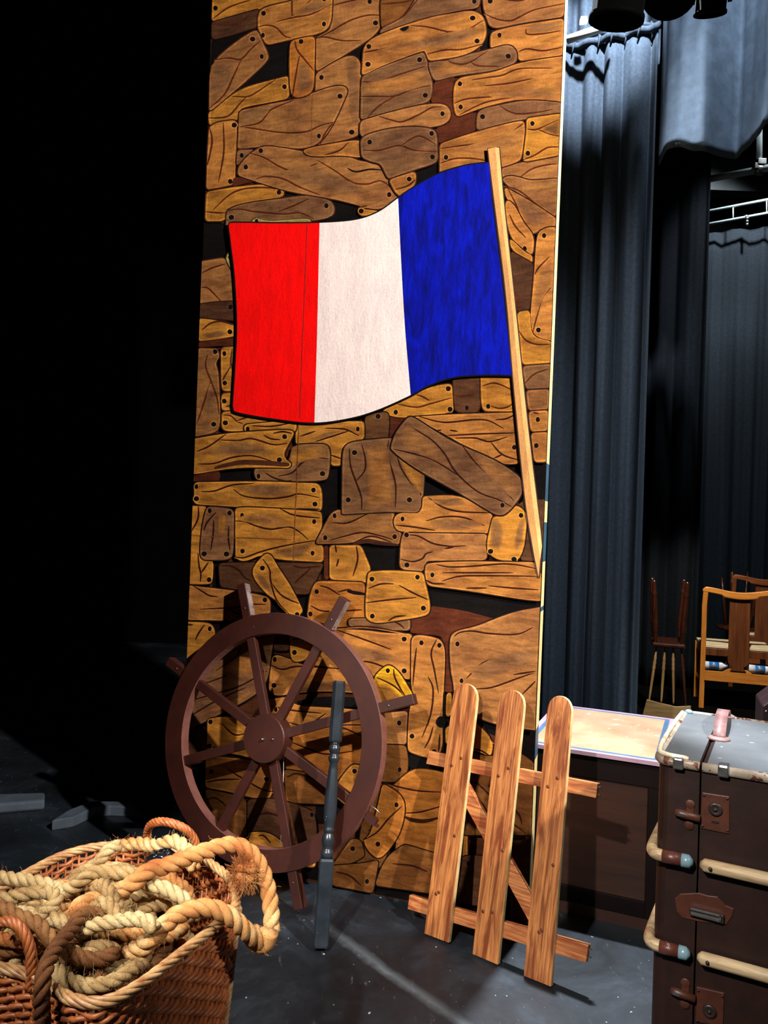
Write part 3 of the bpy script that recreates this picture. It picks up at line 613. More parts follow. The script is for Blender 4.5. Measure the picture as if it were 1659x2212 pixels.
# ------------------------------------------------------------------ picket gate
f1, f3 = onz(941, 2031), onz(1161, 2125)
gu = (f3-f1).normalized(); gb = Vector((-gu.y, gu.x, 0)); gb = gb if gb.y > 0 else -gb
GL = math.radians(11.5); gv = Vector((0, 0, 1))*math.cos(GL)+gb*math.sin(GL); gn = gu.cross(gv); gn = gn if gn.y > 0 else -gn
GM = Matrix(((gu.x, gn.x, gv.x, f1.x), (gu.y, gn.y, gv.y, f1.y), (gu.z, gn.z, gv.z, f1.z+.006), (0, 0, 0, 1)))
GI = GM.inverted()
def gl(px, py, off=0):
    q = GI @ onplane(px, py, GM @ Vector((0, off, 0)), gn); return q.x, q.z
gate = empty('picket_gate', M=GM)
tag(gate, 'small orange stained picket gate with three round-topped pickets leaning on the flat', 'gate')
TK = .018
for bl, br, tl, tr, topy in [((915,2026),(969,2037),(977,1510),(1029,1520),(1003,1476)), ((1018,2081),(1074,2095),(1076,1525),(1131,1535),(1103,1490)), ((1130,2118),(1190,2132),(1181,1540),(1234,1548),(1209,1503))]:
    p = [gl(*bl), gl(*br), gl(*tr), gl(*tl)]; tp = gl(*topy)
    xc = (p[2][0]+p[3][0])/2; w = abs(p[2][0]-p[3][0])/2; z0 = (p[2][1]+p[3][1])/2; hh = tp[1]-z0
    arc = [(xc+w*math.cos(t), z0+hh*math.sin(t)**.8 if math.sin(t) > 0 else z0) for t in [PI*i/16 for i in range(17)]]
    pts = [p[0], p[1]]+arc
    zb = min(p[0][1], p[1][1]); pts[0] = (p[0][0], max(0, min(.012, p[0][1]))); pts[1] = (p[1][0], max(0, min(.012, p[1][1])))
    mb = MB(); mb.prism(pts, Matrix.Identity(4), TK)
    for i, f in enumerate(mb.f):
        if i >= 2: mb.m[i] = 1
    pk_ = mb.build('picket', [M_GATE, M_GATEE], gate, bevel=.0015)
    for kx, kz in ((random.uniform(-.6, .6), .18), (random.uniform(-.6, .6), .17), (.3, .74), (-.4, .70), (.5, .42)):
        x = (p[0][0]+p[1][0])/2+((p[2][0]+p[3][0])-(p[0][0]+p[1][0]))/2*kz+kx*w; z = z0*kz*1.02
        kb = MB(); kb.lathe([(.006, 0), (.006, .0012), (.003, .002)], Matrix.Translation((x, -.0003, z)) @ Matrix.Rotation(PI/2, 4, 'X'), 10)
        kb.build('knot', M_KNOT, pk_)
def bar(name, quad, y0, y1, mat):
    mb = MB(); mb.prism([gl(*q, off=y0) for q in quad], Matrix.Translation((0, y0, 0)), y1-y0); return mb.build(name, mat, gate, bevel=.002)
r1 = bar('rail', [(920,1650),(1287,1724),(1291,1692),(926,1622)], TK+.0005, TK+.024, [M_GATEX])
r2 = bar('rail', [(880,1964),(1265,2080),(1271,2042),(884,1933)], TK+.0005, TK+.024, [M_GATEX])
bar('diagonal_brace', [(1004,1740),(1142,1990),(1148,1935),(1006,1685)], TK+.001, TK+.021, [M_GATEX])
for r, (x, y) in ((r1, (1290, 1708)), (r2, (1270, 2060))):
    a = gl(x, y, TK)
    for dz in (-.012, .012): mb = MB(); mb.box(a[0], a[0]+.008, TK+.006, TK+.014, a[1]+dz-.002, a[1]+dz+.002); mb.build('staple', M_METAL, r)

# ------------------------------------------------------------------ low chest behind the gate
ca = onz(1430, 1645, .645); CY = -math.radians(23.5)
cdx = Vector((math.cos(CY), math.sin(CY), 0)); cw = .52
co = ca-cdx*cw; CM = Matrix.Translation((co.x, co.y, 0)) @ Matrix.Rotation(CY, 4, 'Z')
chest = empty('storage_chest', M=CM)
tag(chest, 'low brown wooden chest with pale painted striped top standing behind the gate', 'chest')
CD = .72
M_CH = simple('chest_dark_frame', rgb(18, 9, 7), rgb(12, 6, 5), 8, rough=.6, spec=.12)
M_CP = wood('chest_panel', rgb(32, 15, 8), rgb(56, 28, 14), 'x', 3, .45, bmp=.05)
mb = MB(); mb.box(0, cw, .012, CD, .05, .63); mb.build('body', M_CH, chest)
mb = MB(); mb.box(.055, cw-.045, .004, .0118, .11, .54); mb.build('front_panel', M_CP, chest, bevel=.003)
mb = MB(); mb.box(0, .055, 0, .02, .05, .60); mb.box(cw-.045, cw, 0, .02, .05, .60); mb.box(.0, cw, -.002, .0125, .54, .63); mb.box(.055, cw-.045, 0, .0125, .05, .11); mb.build('front_frame', M_CH, chest, bevel=.002)
mb = MB(); mb.box(.0, cw-.0, .01, CD-.01, .0, .05); mb.build('plinth', simple('chest_plinth', rgb(40, 16, 10), rgb(55, 24, 14), 6, rough=.5), chest)
M_T0 = chipped('lilac_border', rgb(162, 130, 146), rgb(146, 116, 132), rgb(235, 235, 235), .72, 12); M_T1 = chipped('blue_stripe', rgb(64, 94, 124), rgb(54, 80, 108), rgb(220, 220, 220), .74, 12)
M_T2 = chipped('tan_top', rgb(180, 134, 106), rgb(160, 114, 86), rgb(200, 180, 168), .66, 7, csc=22)
mb = MB(); xs0, xs1, ys0, ys1, zt = -.015, cw+.012, -.018, CD+.01, .645
def rect(i, z): return [(xs0+i, ys0+i, z), (xs1-i, ys0+i, z), (xs1-i, ys1-i, z), (xs0+i, ys1-i, z)]
vs = rect(0, .630)+rect(0, zt)+rect(.022, zt)+rect(.042, zt)
fs = [(3, 2, 1, 0)]+[(i, (i+1) % 4, 4+(i+1) % 4, 4+i) for i in range(4)]
mb.add(vs, fs, mi=0); n0 = 0
for a_, mi in ((4, 0), (8, 1)):
    for i in range(4): mb.f.append((a_+i, a_+(i+1) % 4, a_+4+(i+1) % 4, a_+4+i)); mb.c.append(None); mb.sm.append(False); mb.m.append(mi)
mb.f.append((12, 13, 14, 15)); mb.c.append(None); mb.sm.append(False); mb.m.append(2)
mb.build('lid', [M_T0, M_T1, M_T2], chest)

# ------------------------------------------------------------------ wardrobe trunk
tf = onz(1421, 1634, .95); TY = -math.radians(28)
TM = Matrix.Translation((tf.x, tf.y, 0)) @ Matrix.Rotation(TY, 4, 'Z'); TI = TM.inverted()
tn = TM.to_3x3() @ Vector((0, -1, 0))
def tl(px, py, off=0):
    q = TI @ onplane(px, py, TM @ Vector((0, -off, 0)), tn); return q.x, q.z
def tt(px, py):
    q = TI @ onz(px, py, .95); return q.x, q.y
trunk = empty('wardrobe_trunk', M=TM)
tag(trunk, 'tall dark brown travel trunk standing on end with wooden slats and worn grey top', 'trunk')
sx = tl(1511, 1760)[0]; TW = sx+.42; TD = .56; ZT = .95
M_TB = chipped('dark_brown_fibre', rgb(40, 18, 11), rgb(28, 12, 8), rgb(170, 150, 130), .80, 18, .5, csc=55)
M_TT = chipped('worn_grey_top', rgb(88, 91, 94), rgb(70, 74, 78), rgb(140, 143, 144), .66, 6, .55, csc=18)
M_TR = chipped('worn_binding', rgb(176, 166, 150), rgb(118, 100, 84), rgb(84, 46, 32), .56, 9, .4, csc=26)
M_SL = wood('slat_wood', rgb(112, 86, 60), rgb(214, 188, 146), 'x', 6, .45, rgb(150, 100, 74), .3)
M_SLR = chipped('rusty_slat_end', rgb(92, 48, 38), rgb(70, 34, 27), rgb(210, 190, 180), .68, 20, .4)
M_RUST = chipped('rusted_plate', rgb(78, 40, 26), rgb(62, 31, 20), rgb(40, 22, 18), .70, 16, .45, csc=60)
M_BLUE2 = simple('blue_grey_cap', rgb(120, 150, 160), rgb(96, 124, 136), rough=.3)
M_DK = simple('dark_iron', rgb(30, 22, 20), rgb(46, 36, 32), 30, rough=.4)
def rrect(x0, x1, y0, y1, r, corners):
    pts = []
    for (cx, cy, a0, on) in ((x1-r, y0+r, -PI/2, corners[0]), (x1-r, y1-r, 0, corners[1]), (x0+r, y1-r, PI/2, corners[2]), (x0+r, y0+r, PI, corners[3])):
        if on:
            for k in range(7): a = a0+PI/2*k/6; pts.append((cx+r*math.cos(a), cy+r*math.sin(a)))
        else:
            a = a0+PI/4; pts.append((x1 if math.cos(a) > 0 else x0, y1 if math.sin(a) > 0 else y0))
    return pts
def slab(mb, P, z0, z1, inset=.006):
    n = len(P); cx = sum(p[0] for p in P)/n; cy = sum(p[1] for p in P)/n
    def sc(k): return [(p[0]+(cx-p[0])*k, p[1]+(cy-p[1])*k) for p in P]
    Z = [(z0, sc(0)), (z1-inset, sc(0)), (z1, sc(.03))]
    vs = []
    for z, q in Z: vs += [(x, y, z) for x, y in q]
    mb.add(vs, [tuple(range(n-1, -1, -1))]); b0 = len(mb.v)-3*n
    for q in range(2):
        for i in range(n): mb.f.append(tuple(b0+t for t in (q*n+i, q*n+(i+1) % n, q*n+n+(i+1) % n, q*n+n+i))); mb.c.append(None); mb.sm.append(False); mb.m.append(0)
    mb.f.append(tuple(b0+2*n+i for i in range(n))); mb.c.append(None); mb.sm.append(False); mb.m.append(1)
HL = rrect(0, sx-.002, 0, TD, .035, (0, 0, 1, 1)); HR = rrect(sx+.002, TW, 0, TD, .035, (1, 1, 0, 0))
for P_ in (HL, HR):
    mb = MB(); slab(mb, P_, 0.0, ZT); half = mb.build('trunk_half', [M_TB, M_TT], trunk)
    # rolled binding round the top edge
    for zz in (ZT-.008, .02):
        open_pts = [Vector((x, y, zz)) for x, y in P_]
        i0 = max(range(len(open_pts)), key=lambda i: (abs(open_pts[i].x-sx) < .01)*10-open_pts[i].y) if False else None
        if P_ is HL: chain = [Vector((sx-.003, TD, zz))]+[Vector((x, y, zz)) for x, y in P_ if x < sx-.01]+[Vector((sx-.003, 0, zz))]
        else: chain = [Vector((sx+.003, 0, zz))]+[Vector((x, y, zz)) for x, y in P_ if x > sx+.01]+[Vector((sx+.003, TD, zz))]
        mb = MB(); mb.tube(chain, .0115, 10); mb.build('binding', M_TR, half)
# white peeling trim on the left top edge
mb = MB(); mb.tube(cr([(-.004, .52, ZT+.004), (-.008, .3, ZT+.006), (-.004, .06, ZT+.006), (.02, .004, ZT+.008), (.07, .004, ZT+.006)], 6), [.006]*24+[.004], 8); mb.build('peeling_trim', simple('peeled_paper', rgb(225, 215, 190), rgb(170, 150, 120), 30, rough=.7, bmp=.4), trunk)
# wooden slats
for (zl, zr_a, zr_b) in ((1853, 1858, 0), (2052, 2072, 0)):
    z = tl(1500, zl+4)[1]; zr = tl(1515, zr_a)[1]
    half = MB(); half.tube(cr([(-.006, .5, z), (-.007, .3, z), (-.009, .06, z), (-.006, .004, z), (.006, -.014, z), (.022, -.018, z)], 6), .0145, 10); sl_ = half.build('slat', M_SL, trunk)
    e = MB(); e.tube([(.02, -.02, z), (sx-.035, -.019, z)], .0152, 10); e.build('rusty_slat_end', M_SLR, sl_)
    e = MB(); e.tube([(sx-.035, -.019, z), (sx-.018, -.019, z), (sx-.010, -.017, z)], [.0158, .0158, .007], 10); e.build('slat_cap', M_BLUE2, sl_)
    half = MB(); half.tube([(sx+.008, -.017, z), (sx+.016, -.019, z), (TW-.03, -.019, z), (TW, -.015, z)], [.008, .0155, .0155, .012], 10); s2 = half.build('slat', M_SL, trunk)
    for q in (.03, .19, .22, .36): e = MB(); e.lathe([(.0045, 0), (.0045, .003), (.002, .005)], Matrix.Translation((sx+q, -.0335, z)) @ Matrix.Rotation(PI/2, 4, 'X'), 10); e.build('rivet', M_DK, s2)
FR = Matrix.Rotation(PI/2, 4, 'X')
def platez(name, quad, mat, off=.004, bev=.0015, parent=trunk):
    mb = MB(); mb.prism([tl(*q) for q in quad], Matrix.Translation((0, -off, 0)), off+.001); return mb.build(name, mat, parent, bevel=bev)
for (q, key) in (([(1513,1788),(1576,1801),(1576,1720),(1517,1711)], (1546, 1747)), ([(1503,2206),(1562,2216),(1565,2144),(1505,2130)], (1533, 2182))):
    pl_ = platez('lock_plate', q, M_RUST); x, z = tl(*key)
    mb = MB(); T0 = Matrix.Translation((x, -.004, z)) @ FR
    mb.lathe([(.016, 0), (.016, .003), (.012, .006), (.009, .004), (.006, .004)], T0, 20); mb.lathe([(.004, .0), (.004, .007), (.002, .008)], T0, 10)
    mb.build('keyhole', M_DK, pl_); mb = MB(); mb.box(x-.008, x+.008, -.006, -.003, z-.032, z-.027); mb.build('slot', M_DK, pl_)
    for qx, qz in q: mb = MB(); a, b = tl(qx, qz); mb.lathe([(.003, 0), (.003, .002), (.001, .003)], Matrix.Translation((a+(x-a)*.15, -.004, b+(z-b)*.15)) @ FR, 8); mb.build('rivet', M_DK, pl_)
for (cx, cy) in ((1492, 1760), (1482, 2146)):
    x, z = tl(cx, cy); mb = MB()
    mb.lathe([(.011, 0), (.011, .003), (.009, .004)], Matrix.Translation((x-.002, 0, z+.025)) @ FR, 16)
    mb.lathe([(.011, 0), (.011, .003), (.009, .004)], Matrix.Translation((x-.002, 0, z-.025)) @ FR, 16)
    mb.box(x-.010, x+.007, -.0035, .001, z-.026, z+.026); la = mb.build('latch', M_RUST, trunk, bevel=.001)
    mb = MB(); mb.tube([(x-.034, -.008, z+.002), (x-.02, -.009, z+.001), (x+.022, -.009, z-.002)], [.008, .010, .009], 10); mb.build('hasp', M_RUST, la)
    mb = MB(); mb.box(x-.028, x-.012, -.0195, -.016, z-.002, z+.004); mb.build('worn_shine', M_METAL, la)
P_ = [(1458,1940),(1470,1930),(1510,1928),(1530,1934),(1550,1936),(1568,1955),(1586,1962),(1582,1978),(1570,1996),(1545,1994),(1510,1990),(1475,1982),(1462,1968)]
hp = platez('handle_plate', P_, M_RUST, .003)
x0, z0 = tl(1490, 1953); x1, z1 = tl(1565, 1984)
mb = MB(); rr_ = [(x0, -.016, (z0+z1)/2+.014), (x1, -.016, (z0+z1)/2+.012), (x1+.004, -.016, z1+.004), (x1, -.016, z1), (x0+.004, -.016, z0-.022), (x0, -.016, z0-.012)]
mb.box(x0, x1, -.012, -.003, z0-.022, z0-.002); mb.build('handle_recess', M_DK, hp, bevel=.003)
mb = MB(); mb.box(x0+.004, x1-.006, -.016, -.0125, z0-.018, z0-.013); mb.box(x0+.004, x1-.006, -.016, -.0125, z0-.006, z0-.003); mb.box(x1-.01, x1-.006, -.016, -.0125, z0-.018, z0-.003); mb.build('handle_bail', M_METAL, hp)
# leather carrying handle on the top
(hx0, hy0), (hx1, hy1) = tt(1566, 1548), tt(1553, 1597)
mb = MB(); n = 14; w = .016; vs = []
for i in range(n+1):
    t = i/n; x = hx0+(hx1-hx0)*t; y = hy0+(hy1-hy0)*t; z = ZT+.004+.034*math.sin(PI*t)**.7
    for dx, dz in ((-w, 0), (w, 0), (w, .006), (-w, .006)): vs.append((x+dx, y, z+dz))
fs = [(0, 3, 2, 1), (n*4, n*4+1, n*4+2, n*4+3)]
for i in range(n):
    for q in range(4): fs.append((i*4+q, i*4+(q+1) % 4, i*4+4+(q+1) % 4, i*4+4+q))
mb.add(vs, fs, smooth=True); M_LE = chipped('worn_leather', rgb(150, 118, 118), rgb(112, 78, 76), rgb(230, 180, 140), .7, 12, .5)
hd = mb.build('carrying_handle', M_LE, trunk)
for (x, y) in ((hx0, hy0), (hx1, hy1)):
    mb = MB(); mb.lathe([(.026, 0), (.026, .004), (.02, .007)], Matrix.Translation((x, y, ZT)) @ Matrix.Scale(1.1, 4, (1, 0, 0)), 20); mb.build('handle_mount', M_LE, hd)
# metal clips at the top edge
for x in (sx-.05, sx+.05):
    mb = MB(); mb.box(x-.012, x+.012, -.018, .02, ZT-.02, ZT+.008); mb.build('edge_clip', M_METAL, trunk, bevel=.004)
x, y = tt(1488, 1540); mb = MB(); mb.lathe([(.012, 0), (.012, .006), (.006, .01)], Matrix.Translation((x, y, ZT)), 14); mb.build('corner_stud', M_BLUE2, trunk)
# burgundy case behind the trunk
bc = atY(1640, 1530, 3.1); M_BC = chipped('burgundy_fibre', rgb(46, 25, 29), rgb(36, 19, 23), rgb(150, 130, 130), .8, 16, .45)
case = empty('burgundy_case', M=Matrix.Translation((bc.x+.012, bc.y, 0)) @ Matrix.Rotation(-.35, 4, 'Z'))
tag(case, 'burgundy travel case with clipped corner standing behind the brown trunk', 'case')
zc = bc.z
mb = MB(); mb.prism([(.0, 0), (.5, 0), (.5, zc+.22), (.16, zc+.16), (.0, zc+.01)], Matrix.Identity(4), .24); mb.build('case_body', M_BC, case, bevel=.006)
for k in range(5): mb = MB(); mb.lathe([(.004, 0), (.004, .003), (.001, .005)], Matrix.Translation((.014+.14*k/4*1.0, -.001, zc-.01+.14*k/4)) @ FR, 8); mb.build('rivet', M_METAL, case)
# ------------------------------------------------------------------ wicker basket
RZ = .55
rimpx = [(85,2108),(150,2150),(225,2158),(300,2122),(385,2058),(462,1998),(505,1958),(510,1922),(488,1885),(435,1850),(365,1830),(240,1822),(150,1838),(70,1875),(-40,1940),(-130,2000),(-140,2045),(-60,2075),(20,2088)]
RP = [onz(x, y, RZ) for x, y in rimpx]
RPc = resample(cr(RP, 10, True), .004, True)
cen = sum(RPc, Vector((0, 0, 0)))/len(RPc)
bask = empty('wicker_basket', (cen.x, cen.y, 0)); tag(bask, 'large orange brown wicker hamper basket full of coiled rope', 'basket')
off = Vector((cen.x, cen.y, 0))
def bpt(i, z, out=0.0):
    p = RPc[i % len(RPc)]; a = RPc[(i-1) % len(RPc)]; b = RPc[(i+1) % len(RPc)]; t = (b-a).normalized(); nn = Vector((t.y, -t.x, 0))
    d = p-cen
    if nn.dot(d) < 0: nn = -nn
    k = .86+.14*(z/RZ)
    q = Vector((cen.x+d.x*k, cen.y+d.y*k, z))+nn*out
    return q-off
NP_ = len(RPc)
M_WK = simple('orange_wicker', rgb(118, 58, 26), rgb(196, 114, 62), 30, rough=.42, bmp=.2, lo=.3, hi=.7)
M_WK2 = simple('pale_wicker', rgb(140, 86, 48), rgb(205, 168, 116), 30, rough=.42, bmp=.2, lo=.3, hi=.7)
M_WK3 = simple('inner_wicker', rgb(60, 30, 16), rgb(90, 48, 26), 30, rough=.6)
per = 102; step = NP_/per
mb = MB(); rz = 0; row = 0
zs = []
z = .02
while z < RZ-.02: zs.append(z); z += .0125
for row, z in enumerate(zs):
    pts = []; rs = []
    for k in range(per*2):
        i = int(k*step/2); s = k/2+row*1.0
        o = .0052*math.cos(2*PI*s/3.0); pts.append(bpt(i, z+.004*math.sin(2*PI*s/3.0)+.0008*math.sin(k*1.7+row), o))
    mb.tube(pts, .0060, 5, True)
for k in range(per):
    if k % 1 == 0:
        i = int(k*step); mb.tube([bpt(i, .0, -.001), bpt(i, .25, -.001), bpt(i, RZ-.01, -.001)], .0035, 5)
body = mb.build('woven_side', M_WK, bask)
mb = MB(); n = 60; vs = [bpt(int(i*NP_/n), .012, -.004) for i in range(n)]; mb.add(vs, [tuple(range(n))]); mb.build('basket_base', M_WK3, bask)
def strands(mb, pts, R, ns, pitch, rs=None, seg=6, phase=0, closed=False, env=None):
    pts = [Vector(p) for p in pts]; n = len(pts); T = []
    for i in range(n):
        a = pts[(i-1) % n] if closed or i > 0 else pts[i]; b = pts[(i+1) % n] if closed or i < n-1 else pts[i]
        T.append((b-a).normalized())
    u = T[0].orthogonal().normalized(); fr = []; s = 0; S_ = []
    for i in range(n):
        u = (u-T[i]*u.dot(T[i])).normalized(); fr.append((u.copy(), T[i].cross(u)))
        S_.append(s)
        if i < n-1: s += (pts[i+1]-pts[i]).length
    rs = rs or R*.56
    for q in range(ns):
        P = []; r = []
        for i in range(n):
            a = 2*PI*S_[i]/pitch+2*PI*q/ns+phase; e = env(S_[i]/s) if env else 1
            P.append(pts[i]+(fr[i][0]*math.cos(a)+fr[i][1]*math.sin(a))*(R-rs)*e); r.append(rs*e)
        mb.tube(P, r, seg, closed)
mb = MB(); rp = resample([bpt(i, RZ-.006, 0) for i in range(0, NP_, 3)], .008, True)
strands(mb, rp+[rp[0]], .0125, 5, .15, .0052, 6); mb.build('braided_rim', M_WK2, bask)
# braided corner rib at the front corner and at the right corner
def nearest(px, py):
    w = onz(px, py, RZ); return min(range(NP_), key=lambda i: (RPc[i]-w).length)
for (px, py) in ((88, 2110), (508, 1940)):
    i0 = nearest(px, py); mb = MB(); strands(mb, resample([bpt(i0, RZ-.02, .008), bpt(i0, .3, .008), bpt(i0, .02, .008)], .008), .010, 3, .045, .0052, 6); mb.build('corner_braid', M_WK2 if px > 300 else M_WK, bask)
def handle(px0, px1, top, name='handle'):
    a = bpt(nearest(*px0), RZ-.03, .004); b = bpt(nearest(*px1), RZ-.03, .004); top = Vector(top)-off
    P = []
    for k in range(25):
        t = k/24; w = math.sin(PI*t); base = a.lerp(b, .5-.5*math.cos(PI*t)*(1+.25*w)); base.z = a.z; P.append(base.lerp(Vector((base.x+(top.x-(a.x+b.x)/2)*w, base.y+(top.y-(a.y+b.y)/2)*w, top.z)), w**.85))
    mb = MB(); strands(mb, resample(cr(P, 3), .006), .0125, 5, .075, .0062, 6); return mb.build(name, M_WK, bask)
handle((318,1826), (420,1846), atY(362, 1776, 2.14))
handle((-20,2080), (75,2100), atY(20, 1990, 1.60))

# ------------------------------------------------------------------ ropes
def ropemat(name, a, b, c):
    m, nt, bs = newmat(name); bs.inputs['Roughness'].default_value = .8; bs.inputs['Specular IOR Level'].default_value = .2
    n = noise(nt, 7, (1, 1, 1), 3, .6); r = ramp(nt, n.outputs[0], [(.36, a), (.52, b), (.66, c)])
    n2 = noise(nt, 380, (1, 1, 1), 3, .8); e = ramp(nt, n2.outputs[0], [(.3, g(.62)), (.65, g(1.15))])
    nt.links.new(mix(nt, r.outputs[0], e.outputs[0], 1.0, 'MULTIPLY'), bs.inputs['Base Color']); bump(nt, bs, n2.outputs[0], 1.0, .002); return m
M_R1 = ropemat('pale_hemp', rgb(120, 88, 52), rgb(176, 144, 96), rgb(206, 182, 134))
M_R2 = ropemat('golden_hemp', rgb(160, 94, 48), rgb(200, 144, 86), rgb(220, 188, 134))
M_R3 = ropemat('brown_hemp', rgb(96, 58, 32), rgb(128, 84, 48), rgb(160, 116, 72))
def px3(L_): return [atY(x, y, Y) for x, y, Y in L_]
H = [
 ('rope', 'thick golden hemp rope looping out over the right rim of the basket', M_R2, .0215, [(55,2050,1.66),(120,2010,1.70),(200,1955,1.76),(290,1905,1.82),(380,1862,1.88),(450,1836,1.93),(505,1824,1.96),(548,1848,1.96),(574,1900,1.94),(585,1960,1.91),(586,2010,1.88),(566,2036,1.85),(532,2012,1.81),(492,1976,1.78),(440,1960,1.76),(380,1978,1.73),(335,2020,1.69),(300,2060,1.70),(260,2060,1.76)]),
 ('rope', 'pale rope crossing the heap in a long arch from the left edge', M_R1, .0175, [(-28,1893,1.88),(20,1898,1.86),(90,1908,1.84),(140,1925,1.83),(190,1900,1.82),(235,1885,1.84),(300,1893,1.84),(350,1915,1.84),(400,1945,1.84),(420,1985,1.86)]),
 ('rope', 'pale rope strand curving down the front of the heap to a cut end', M_R1, .0165, [(110,1990,1.70),(180,2000,1.67),(250,1990,1.66),(310,1985,1.65),(335,2010,1.64)]),
 ('rope', 'dark brown rope hanging over the front corner of the basket', M_R3, .017, [(240,1955,1.76),(180,1985,1.68),(135,2030,1.60),(105,2075,1.535),(92,2120,1.50),(90,2170,1.50),(92,2230,1.51),(96,2300,1.53)]),
 ('rope', 'short rope lying just inside the front rim of the basket', M_R1, .0165, [(110,2080,1.62),(140,2115,1.60),(190,2130,1.595),(240,2122,1.60),(285,2095,1.64),(310,2075,1.70)]),
 ('rope', 'orange toned thick rope curling beside the back handle', M_R2, .019, [(250,1830,2.14),(300,1822,2.12),(340,1828,2.08),(375,1815,2.06),(405,1838,2.03),(420,1880,2.0)]),
 ('rope', 'pale rope rising steeply at the back of the heap', M_R1, .0165, [(150,1925,1.9),(175,1885,1.95),(215,1862,1.98),(232,1835,2.0),(258,1826,2.02)]),
 ('rope', 'pale rope bent in a hook over the middle of the heap', M_R1, .0165, [(160,2000,1.74),(170,1975,1.75),(230,1955,1.74),(255,1985,1.71),(230,1930,1.78),(205,1905,1.82)]),
 ('rope', 'grey tan rope coiled at the left of the heap', M_R1, .0165, [(-22,1948,1.75),(40,1935,1.74),(100,1925,1.76),(125,1945,1.74),(90,1985,1.70),(50,1970,1.70),(0,1985,1.66)]),
 ('rope', 'brown rope winding across the left front of the heap', M_R3, .0165, [(-25,1964,1.69),(20,1975,1.66),(80,1995,1.64),(110,2030,1.62),(150,2060,1.62),(210,2075,1.63),(250,2055,1.66)]),
]
ropes = [(n, l, m, R, resample(cr(px3(P), 10), .008)) for n, l, m, R, P in H]
# heap filling the basket: relaxed so the coils rest on one another
rnd = random.Random(11)
def inside(a, rad):
    i = int((a/(2*PI)) % 1*NP_); return i
fill = []
FL = ['half hidden rope coil deep under the other ropes in the basket']*5+['brown rope coil filling the lower front of the heap above the short front rope', 'pale rope snaking through the middle of the heap under the cut rope end', 'golden rope showing in pieces between the pale ropes in the middle of the heap']
for k in range(8):
    P = []; a = rnd.random()*6; lay = k/8
    n = 26
    for j in range(n):
        a += rnd.uniform(.35, .75)*(1 if k % 2 else -1); i = int((a/(2*PI)) % 1*NP_); rr = .80-.62*abs(math.sin(j*.45+k))*rnd.uniform(.5, 1)
        q = cen.lerp(RPc[i], rr*.95); zz = .40+.13*lay+.06*(1-rr)+rnd.uniform(-.02, .02)
        P.append(Vector((q.x, q.y, zz)))
    fill.append(('rope', FL[k], (M_R1, M_R3, M_R1, M_R2)[k % 4], rnd.uniform(.0145, .017), resample(cr(P, 10), .008)))
allr = ropes+fill
nf = [len(r[4]) for r in allr]; hero = sum(len(r[4]) for r in ropes)
X = np.array([tuple(p) for r in allr for p in r[4]]); RR = np.array([r[3] for r in allr for _ in r[4]]); ID = np.repeat(np.arange(len(allr)), nf); IX = np.concatenate([np.arange(c) for c in nf])
mob = np.ones(len(X)); mob[:hero] = .12
cen2 = np.array([cen.x, cen.y])
RPn = np.array([(p.x, p.y) for p in RPc]); ang = np.arctan2(RPn[:, 1]-cen2[1], RPn[:, 0]-cen2[0]); od = np.argsort(ang); angs = ang[od]; rads = np.hypot(*(RPn-cen2).T)[od]
for it in range(26):
    D = X[:, None, :]-X[None, :, :]; d2 = (D**2).sum(-1); m = d2 < (RR[:, None]+RR[None, :])**2
    m &= ~((ID[:, None] == ID[None, :]) & (np.abs(IX[:, None]-IX[None, :]) < 9))
    I, J = np.nonzero(m); dd = D[I, J]; d = np.sqrt(d2[I, J])+1e-6; pen = (RR[I]+RR[J]-d)
    dirn = dd/d[:, None]; dirn[:, 2] *= 1.6; push = dirn*pen[:, None]*.30*mob[I][:, None]*1.0
    acc = np.zeros_like(X); cnt = np.zeros(len(X)); np.add.at(acc, I, push); np.add.at(cnt, I, 1)
    X += acc/np.maximum(cnt, 1)[:, None]*1.6
    # smooth along ropes, keep inside the basket
    s0 = 0
    for q, c in enumerate(nf):
        seg_ = X[s0:s0+c]
        if q >= len(ropes) or it % 6 == 5: seg_[1:-1] = seg_[1:-1]*.5+(seg_[:-2]+seg_[2:])*.25
        s0 += c
    fx = X[hero:]; v = fx[:, :2]-cen2; a = np.arctan2(v[:, 1], v[:, 0]); rmax = np.interp(a, angs, rads, period=2*PI)*.93-.03; r = np.hypot(v[:, 0], v[:, 1]); k = np.minimum(1, rmax/np.maximum(r, 1e-6)); fx[:, :2] = cen2+v*k[:, None]
    lim = .54+.075*(1-np.minimum(1, r/rmax)**2); fx[:, 2] = np.clip(fx[:, 2], .08, lim)
s0 = 0
def fibres(mb, P, R, n, seed):
    r_ = random.Random(seed)
    for k in range(n):
        p = r_.choice(P); d = Vector((r_.gauss(0, 1), r_.gauss(0, 1), r_.gauss(.3, 1))).normalized(); a = p+d*R*.85; b = a+(d+Vector((r_.gauss(0, .6), r_.gauss(0, .6), r_.gauss(0, .6))))*r_.uniform(.004, .013); c = b+Vector((r_.gauss(0, 1), r_.gauss(0, 1), r_.gauss(0, 1)))*.004
        mb.tube([a, b, c], .00035, 3, caps=False)
